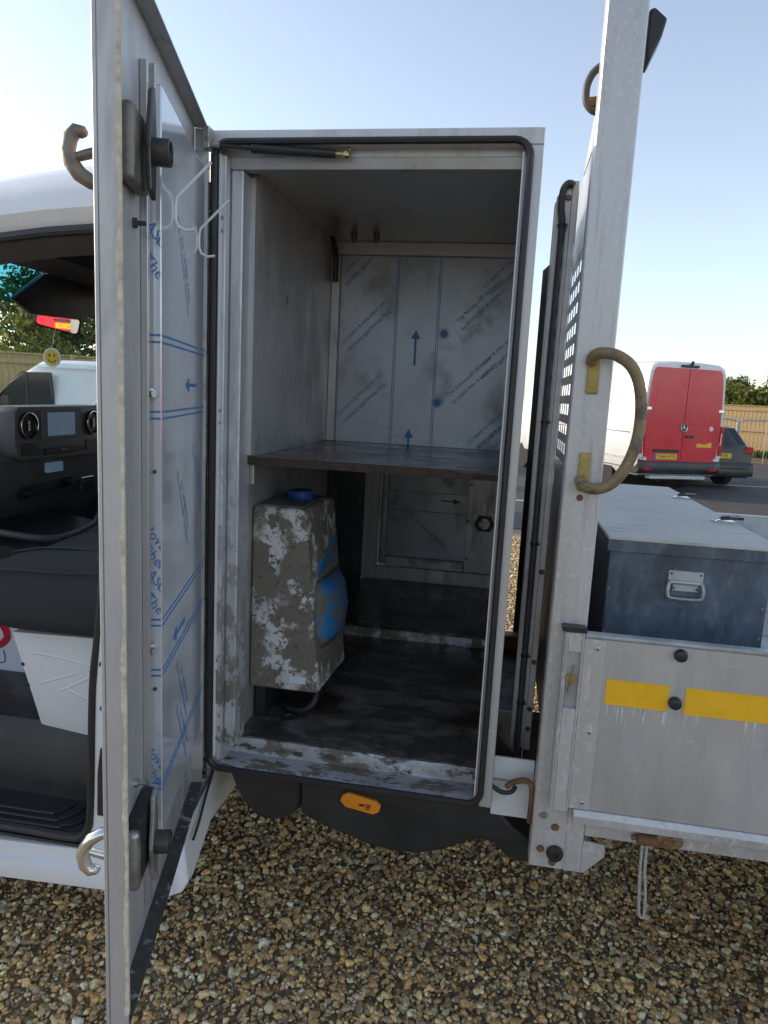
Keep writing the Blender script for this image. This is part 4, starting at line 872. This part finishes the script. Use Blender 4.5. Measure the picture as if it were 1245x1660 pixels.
def panel_van(name,label,MV,loc,plate_text):
    T=thing(name,label,'van',loc)
    def v(n_,m,fn,par=None,**kw):
        b=MB(MV); fn(b); return b.build(n_,M[m],par or T,**kw)
    L_=6.3
    v('body','white_paint',lambda b:b.loft([vring(x,zb,.95,zt,w) for x,zb,zt,w in ((.0,.42,2.60,.985),(.06,.38,2.64,1.0),(1.5,.38,2.66,1.01),(4.2,.38,2.66,1.01),(4.75,.38,2.60,1.0),(5.1,.38,2.30,.99),(5.55,.38,1.75,.97),(5.75,.38,1.32,.95),(6.15,.38,1.18,.9),(L_,.42,.95,.8))]),smooth=True)
    def yr(z): return .98 if z<1.2 else .98-.10*(z-1.2)/1.3
    for s_ in (-1,1):
        def door(b,s_=s_):
            zs=(.50,.70,1.2,1.8,2.2,2.45,2.53); e=[.80,.85,.895,.875,.845,.805,.74]
            b.add([(-.004,s_*.008,z) for z in zs]+[(-.004,s_*y,z) for y,z in zip(e,zs)],[(i,i+1,i+8,i+7) for i in range(6)])
            b.add([(-.030,s_*.008,z) for z in zs]+[(-.030,s_*(y-.012),z) for y,z in zip(e,zs)],[(i,i+1,i+8,i+7) for i in range(6)])
            n=len(b.v)-28
            ring=[0,1,2,3,4,5,6,13,12,11,10,9,8,7]
            b.f+= [tuple(n+q for q in (ring[i],ring[(i+1)%14],ring[(i+1)%14]+14,ring[i]+14)) for i in range(14)]
        DD=v('rear_door','red_paint',door,smooth=False)
        v('window_pressing','red_paint',lambda b,s_=s_:b.prism([(s_*y,z) for y,z in ((.10,1.42),(.70,1.42),(.735,1.50),(.71,2.12),(.66,2.20),(.10,2.23))],'x',-.034,-.0305),DD,bevel=.003)
        v('tail_lamp','red_lens',lambda b,s_=s_:b.prism([(s_*.90,.82),(s_*.99,.82),(s_*.995,1.40),(s_*.905,1.42)],'x',-.03,.06),bevel=.01)
        v('reversing_lens','white_card',lambda b,s_=s_:b.prism([(s_*.91,1.02),(s_*.93,1.02),(s_*.94,1.28),(s_*.92,1.28)],'x',-.034,-.0305))
        for z in (.72,1.72): v('door_hinge','chrome',lambda b,s_=s_,z=z:b.box(-.04,-.005,s_*.86-.07,s_*.86+.07,z-.035,z+.035),bevel=.01)
    v('pressed_line','red_paint',lambda b:[b.box(-.033,-.0302,s_*.42-.36,s_*.42+.36,z,z+.012) for s_ in (-1,1) for z in (2.30,1.28,.78)])
    v('bumper','black_plastic',lambda b:b.loft([[(.35,.97*k,.42),(-.02,.97*k,.42),(-.06,.94*k,.50),(-.05,.94*k,.66),(.0,.97*k,.70),(.35,1.0*k,.70)] for k in (-1.02,-.85,0,.85,1.02)]),bevel=.01,smooth=True)
    v('step','gal',lambda b:b.box(-.16,.02,-.55,.75,.33,.40),bevel=.01)
    for s_ in (-1,1): v('reflector','red_lens',lambda b,s_=s_:b.box(-.075,-.05,s_*.78-.09,s_*.78+.09,.50,.55))
    v('brake_lamp','black_plastic',lambda b:b.box(-.05,.03,-.20,.20,2.55,2.60),bevel=.01)
    v('camera','black_plastic',lambda b:b.tube([(0,-.04,2.60),(-.06,-.02,2.66)],.03,8))
    PL=v('number_plate','plate',lambda b:b.box(-.045,-.0345,.10,.62,.72,.83))
    b=MB(MV); put_text(b,plate_text,.095,(-.0465,.345,.775),(0,-1,0),(0,0,1)); b.build('plate_text',M['ink'],PL)
    v('plate_band','print',lambda b:b.box(-.0462,-.0455,.575,.62,.72,.83),PL)
    v('plate_light','black_plastic',lambda b:b.box(-.06,-.031,.06,.66,.865,.92),bevel=.01)
    v('door_handle','black_plastic',lambda b:b.box(-.055,-.031,-.26,-.06,1.16,1.21),bevel=.01)
    EM=v('emblem','black_plastic',lambda b:b.lathe([(.085,0),(.08,.012)],(-.031,.0,1.36),(-1,0,0),24))
    def star(b):
        b.tube([(-.046,.075*math.cos(t),1.36+.075*math.sin(t)) for t in np.linspace(0,6.2832,25)],.008,6,cap=False)
        for k in range(3):
            a=rad(90+120*k); p=rad(90)+a
            b.add([(-.05,0,1.36)]+[(-.044,.014*math.cos(a+d),1.36+.014*math.sin(a+d)) for d in (-1.05,1.05)]+[(-.044,.072*math.cos(a),1.36+.072*math.sin(a))],[(0,1,3),(0,3,2)])
    v('emblem_star','chrome',star,EM)
    v('sticker','tape',lambda b:b.prism([(-.35,.98),(-.72,.98),(-.70,1.09),(-.53,1.035),(-.36,1.06)],'x',-.0325,-.0305))
    v('round_badge','white_card',lambda b:b.lathe([(.05,0),(.05,.004)],(-.0305,-.66,1.36),(-1,0,0),16))
    for s_ in (-1,1):
        v('side_moulding','gal',lambda b,s_=s_:b.box(.3,4.3,s_*1.012-.006,s_*1.012+.006,.70,.74))
        v('panel_joint','black_plastic',lambda b,s_=s_:[b.box(.3,4.4,s_*1.004-.008,s_*1.004+.008,z,z+.012) for z in (1.22,.52)])
    wheels(T,MV,(1.15,5.0),1.0,.34)
    return T
van_ang=math.atan2(.905,-.426)
MVAN=vehicle_matrix(2.60+.905*1.0,13.1+.426*1.0,van_ang)
panel_van('panel_van','white panel van with red rear doors parked beyond the tipper bed',MVAN,tuple(MVAN.translation),'YG68 ATK')
# van behind the photographer, seen only in the cab mirror
panel_van('panel_van','red doored van behind the photographer, seen in the cab mirror',MV2,(RV.x,RV.y,0),'CE68 YJX')

def estate(name,label,MV,loc,plate):
    T=thing(name,label,'car',loc)
    def v(n_,m,fn,par=None,**kw):
        b=MB(MV); fn(b); return b.build(n_,M[m],par or T,**kw)
    def ring(x,zb,zs,zt,w,wr): return [(x,y,z) for y,z in ((w*.92,zb),(w,zb+.2),(w*.99,zs),(wr,zt-.06),(wr*.9,zt),(wr*.4,zt+.015))]+[(x,-y,z) for y,z in ((wr*.4,zt+.015),(wr*.9,zt),(wr,zt-.06),(w*.99,zs),(w,zb+.2),(w*.92,zb))]
    v('body','brownpaint',lambda b:b.loft([ring(0,.34,.86,.90,.86,.80),ring(.05,.26,.90,.98,.89,.80),ring(.35,.24,.92,1.36,.90,.66),ring(.9,.24,.92,1.42,.90,.66),ring(2.4,.24,.92,1.42,.90,.66),ring(3.1,.24,.92,1.0,.90,.75),ring(4.2,.26,.80,.84,.86,.78),ring(4.45,.34,.6,.66,.76,.6)]),smooth=True)
    v('rear_window','glassdark',lambda b:b.add([(.060,.70,1.0),(.060,-.70,1.0),(.335,-.58,1.35),(.335,.58,1.35)],[(0,1,2,3)]))
    for s_ in (-1,1):
        v('tail_lamp','red_lens',lambda b,s_=s_:b.prism([(s_*.60,.82),(s_*.87,.80),(s_*.87,.96),(s_*.72,.97)],'x',-.015,.10),bevel=.01)
        v('side_window','glassdark',lambda b,s_=s_:b.add([(.5,s_*.90,.96),(2.7,s_*.90,.96),(2.3,s_*.70,1.34),(.75,s_*.70,1.34)],[(0,1,2,3)]))
    v('bumper','brownpaint',lambda b:b.loft([[(.2,.9*k,.26),(-.06,.88*k,.30),(-.09,.86*k,.5),(-.03,.86*k,.60),(.2,.9*k,.60)] for k in (-1.01,-.9,0,.9,1.01)]),smooth=True)
    v('bumper_trim','black_plastic',lambda b:b.box(-.098,-.07,-.75,.75,.46,.50))
    PL=v('number_plate','plate',lambda b:b.box(-.03,-.012,-.30,.22,.70,.81))
    b=MB(MV); put_text(b,plate,.09,(-.032,-.04,.755),(0,-1,0),(0,0,1)); b.build('plate_text',M['ink'],PL)
    wheels(T,MV,(.85,3.55),.9,.31)
MCAR=vehicle_matrix(4.72,15.2,van_ang-rad(3))
estate('estate_car','dark bronze estate car with yellow plate parked beside the red rear doors',MCAR,tuple(MCAR.translation),'KS59 DEJ')

def small_van(name,label,MV,loc):
    T=thing(name,label,'van',loc)
    def v(n_,m,fn,par=None,**kw):
        b=MB(MV); fn(b); return b.build(n_,M[m],par or T,**kw)
    v('body','white_paint',lambda b:b.loft([vring(x,zb,.9,zt,w,.88) for x,zb,zt,w in ((.0,.4,1.92,.93),(.08,.34,1.97,.95),(2.9,.34,2.0,.96),(3.25,.34,1.97,.96),(3.55,.34,1.80,.95),(3.95,.34,1.42,.94),(4.2,.34,1.16,.93),(4.75,.36,1.0,.88),(4.95,.4,.75,.78))]),smooth=True)
    for s_ in (-1,1):
        v('side_window','glassdark',lambda b,s_=s_:b.prism([(2.85,1.24),(3.95,1.22),(3.62,1.62),(3.38,1.79),(2.90,1.80)],'y',s_*.915,s_*.972) if s_>0 else b.prism([(2.85,1.24),(3.95,1.22),(3.62,1.62),(3.38,1.79),(2.90,1.80)],'y',-.972,-.915),bevel=.01)
        v('quarter_bar','black_plastic',lambda b,s_=s_:b.box(3.30,3.33,s_*.975-.004,s_*.975+.004,1.25,1.78))
        MO=v('door_mirror','black_plastic',lambda b,s_=s_:b.box(3.88,3.98,s_*1.12-.12,s_*1.12+.12,1.18,1.44),bevel=.03,seg=2,smooth=True)
        v('mirror_glass','mirror',lambda b,s_=s_:b.box(3.874,3.879,s_*1.12-.09,s_*1.12+.09,1.22,1.41),MO)
        v('roof_gutter','white_panel',lambda b,s_=s_:b.box(.2,3.2,s_*.86-.01,s_*.86+.01,1.87,1.885))
    v('windscreen','glassdark',lambda b:b.add([(3.60,.74,1.80),(3.60,-.74,1.80),(4.16,-.84,1.24),(4.16,.84,1.24)],[(0,1,2,3)]))
    wheels(T,MV,(.9,3.95),.94,.32)
MW=vehicle_matrix(-4.05,9.0+.2,rad(180-4))
small_van('small_van','white van seen through the truck windscreen in front of the fence',MW,tuple(MW.translation))

# ================================================================ FENCES, BARRIERS, HEDGE, TREES
def fence(name,label,a,b_,top,bot,m,bw=.10,post=1.83):
    T=thing(name,label,'fence',(a[0],a[1],0)); a=Vector((*a,0)); b_=Vector((*b_,0)); d=(b_-a); L_=d.length; d.normalize(); n_=Vector((d.y,-d.x,0))
    MF=Matrix.Identity(4)
    for i in range(3): MF[i][0]=d[i]; MF[i][1]=n_[i]; MF[i][2]=(0,0,1)[i]; MF[i][3]=a[i]
    src=None; nb=int(L_/bw)
    for k in range(nb):
        if src is None:
            q=MB(); q.prism([(0,0),(bw*.97,.006),(bw*.97,.016),(0,.010)],'z',bot+.08,top-.02); src=q.build('board',M[m],T); o=src
        else:
            o=src.copy(); COL.objects.link(o)
        o.matrix_basis=MF@Matrix.Translation((k*bw,-.02,random.uniform(-.012,.006)))
        o.matrix_parent_inverse=Matrix.Translation(a).inverted()
    psrc=None
    for k in range(int(L_/post)+1):
        q=MB(MF); q.box(k*post-.05,k*post+.05,-.005+.0,.06,0,top+.02); q.build('post',M[m],T,bevel=.005)
    for z in (top-.16,(top+bot)/2,bot+.2):
        q=MB(MF); q.box(0,L_,-.004,.035,z-.04,z+.04); q.build('rail',M[m],T)
    q=MB(MF); q.box(0,L_,-.03,.03,top-.018,top+.012); q.build('capping',M[m],T)
fence('timber_fence','close boarded timber fence seen through the truck windscreen',(-13.5,9.0),(-4.5,13.6),2.17,.0,'wood_grey',.12)
fence('timber_fence','sunlit timber fence below the hedge beyond the parked red van',(6.0,30.0),(13.5,24.0),2.0,.14,'wood',.15,2.4)
for (x0,y0),(x1,y1),lab in (((5.2,21.8),(7.05,22.0),'grey tubular barrier nearer the parked dark car'),((7.12,22.0),(9.6,22.3),'grey tubular barrier farther right along the timber fence')):
    T=thing('crowd_barrier',lab,'barrier',(x0,y0,0),'barriers by the fence')
    MB().tube(smoothpath([(x0,y0,.02),(x0,y0,.8),(x0,y0,1.32),(x0+.12*(1 if x1>x0 else -1),y0,1.49),((x0+x1)/2,(y0+y1)/2,1.51),(x1-.12,y1,1.49),(x1,y1,1.32),(x1,y1,.8),(x1,y1,.02)]),.028,8).build('frame',M['gal'],T,smooth=True)
    for k in range(1,3): 
        t=k/3; MB().tube([(x0+(x1-x0)*t,y0+(y1-y0)*t,.2),(x0+(x1-x0)*t,y0+(y1-y0)*t,1.5)],.009,5).build('upright',M['gal'],T)
    MB().tube([(x0,y0,.2),(x1,y1,.2)],.016,6).build('lower_rail',M['gal'],T)

def foliage(name, centres, n, leaf, seed, cols, parent=None, flat=1.0):
    r=np.random.RandomState(seed); V=[];C=[]
    cs=np.array([c[:3] for c in centres]); rr=np.array([c[3] for c in centres]); p=rr**2/np.sum(rr**2)
    k=r.choice(len(cs),n,p=p); d=r.normal(size=(n,3)); d/=np.linalg.norm(d,axis=1)[:,None]
    rad_=rr[k]*np.power(r.uniform(.25,1,n),.45)*(1+.18*r.normal(size=n)); P=cs[k]+d*rad_[:,None]*np.array([1,1,flat])
    nn=d*.6+r.normal(size=(n,3))*.7; nn/=np.linalg.norm(nn,axis=1)[:,None]
    t=np.cross(nn,r.normal(size=(n,3))); t/=np.linalg.norm(t,axis=1)[:,None]; bb=np.cross(nn,t); s=leaf*r.uniform(.6,1.4,(n,1))
    V=np.stack([P-t*s,P-bb*s*.5+nn*s*.1,P+t*s,P+bb*s*.5+nn*s*.1],1).reshape(-1,3)
    cb=np.array(cols)[r.randint(0,len(cols),n)]*r.uniform(.7,1.3,(n,1))*(.8+.4*r.rand(len(cs))[k])[:,None]
    me=bpy.data.meshes.new(name); me.from_pydata(V.tolist(),[],np.arange(4*n).reshape(-1,4).tolist())
    ca=me.color_attributes.new('Col','FLOAT_COLOR','POINT'); ca.data.foreach_set('color',np.repeat(np.concatenate([cb,np.ones((n,1))],1),4,0).reshape(-1).astype(np.float32))
    me.materials.append(M['leaf']); o=bpy.data.objects.new(name,me); COL.objects.link(o)
    if parent: adopt(o,parent)
    return o
GREENS=[(.06,.10,.022),(.09,.13,.028),(.13,.155,.035),(.045,.075,.02)]
YGREENS=[(.20,.22,.04),(.14,.18,.035),(.27,.26,.05),(.09,.13,.03)]
def tree(label,x,y,h,r,n,leaf,seed,cols=GREENS,trunk=.12,low=.3,name='tree',group='trees in the background'):
    T=thing(name,label,'tree',(x,y,0),group); rs_=np.random.RandomState(seed); cen=[]
    b=MB(); b.tube([(x,y,0),(x+.1,y,h*.35),(x-.05,y+.1,h*.7),(x,y,h*.9)],[trunk,trunk*.8,trunk*.5,trunk*.15],8)
    for k in range(11):
        a=rs_.uniform(0,6.28); z=h*rs_.uniform(low,.88); d=r*rs_.uniform(.25,.8)*(1.1-.5*z/h)
        c=(x+d*math.cos(a),y+d*math.sin(a),z); cen.append((*c,r*rs_.uniform(.28,.48)))
        b.tube([(x,y,z*.7),((x+c[0])/2,(y+c[1])/2,z*.88),c],[trunk*.4,trunk*.25,trunk*.08],6)
    cen.append((x,y,h*.82,r*.42)); cen.append((x,y,h*.55,r*.5))
    b.build('trunk',M['bark'],T,smooth=True)
    foliage('crown',cen,n,leaf,seed,cols,T)
tree('leafy yellow green tree behind the windscreen fence, leftmost',-16.0,16.0,4.4,2.1,8000,.085,11,YGREENS,.14,.12)
tree('dark leafy tree behind the windscreen fence, above the smiley card',-13.6,17.5,4.6,2.2,8000,.09,12,GREENS,.16,.12)
tree('dense tree behind the white van beyond the windscreen fence',-10.8,17.5,4.9,2.6,10000,.09,13,GREENS,.18,.10)
tree('bright yellow green sapling just behind the windscreen fence',-10.9,13.6,3.5,1.2,2600,.07,14,YGREENS,.05,.5,'sapling')
tree('round topped tree behind the hedge, nearest the red van',17.2,60,4.5,1.5,4000,.13,21,GREENS,.2,.25)
tree('hazy tree behind the hedge, second from the red van',18.7,64,4.6,1.7,4000,.14,22,GREENS,.2,.25)
tree('large tree above the hedge at the right edge of the photo',21.0,58,4.9,2.0,5500,.14,23,YGREENS,.25,.2)
T=thing('hedge','long clipped hedge rising above the sunlit timber fence','hedge',(11,29.2,0))
cen=[(6.3+.40*k,31.2-.31*k+.15*math.sin(k*2.1),2.08+.06*math.sin(k*1.3),.70) for k in range(28)]
foliage('leaves',cen,30000,.10,31,YGREENS,T)
[MB().tube([(6.3+.8*k,31.2-.62*k,0),(6.3+.8*k,31.2-.62*k,1.7)],.05,6).build('stem',M['bark'],T) for k in range(14)]
# white flatbed trailer with railings above the left fence
T=thing('trailer','white trailer with dark railings showing above the windscreen fence','trailer',(-17,15.5,0))
MB().box(-19.5,-14.6,15.2,17.0,1.0,2.42).build('trailer_body',M['white_panel'],T,bevel=.02)
for k in range(16): MB().tube([(-19.4+.3*k,15.25,2.42),(-19.4+.3*k,15.25,2.85)],.015,5).build('railing_bar',M['black_paint'],T)
MB().tube([(-19.5,15.25,2.85),(-14.7,15.25,2.85)],.02,6).build('railing_top',M['black_paint'],T)
for x in (-18.5,-15.6): MB().lathe([(.3,-.1),(.45,-.1),(.45,.1),(.3,.1)],(x,15.3,.45),(0,1,0),20).build('wheel',M['tyre'],T)
for x in (-18.9,-15.2): MB().box(x,x+.1,15.5,16.7,.4,1.0).build('axle_frame',M['black_paint'],T)
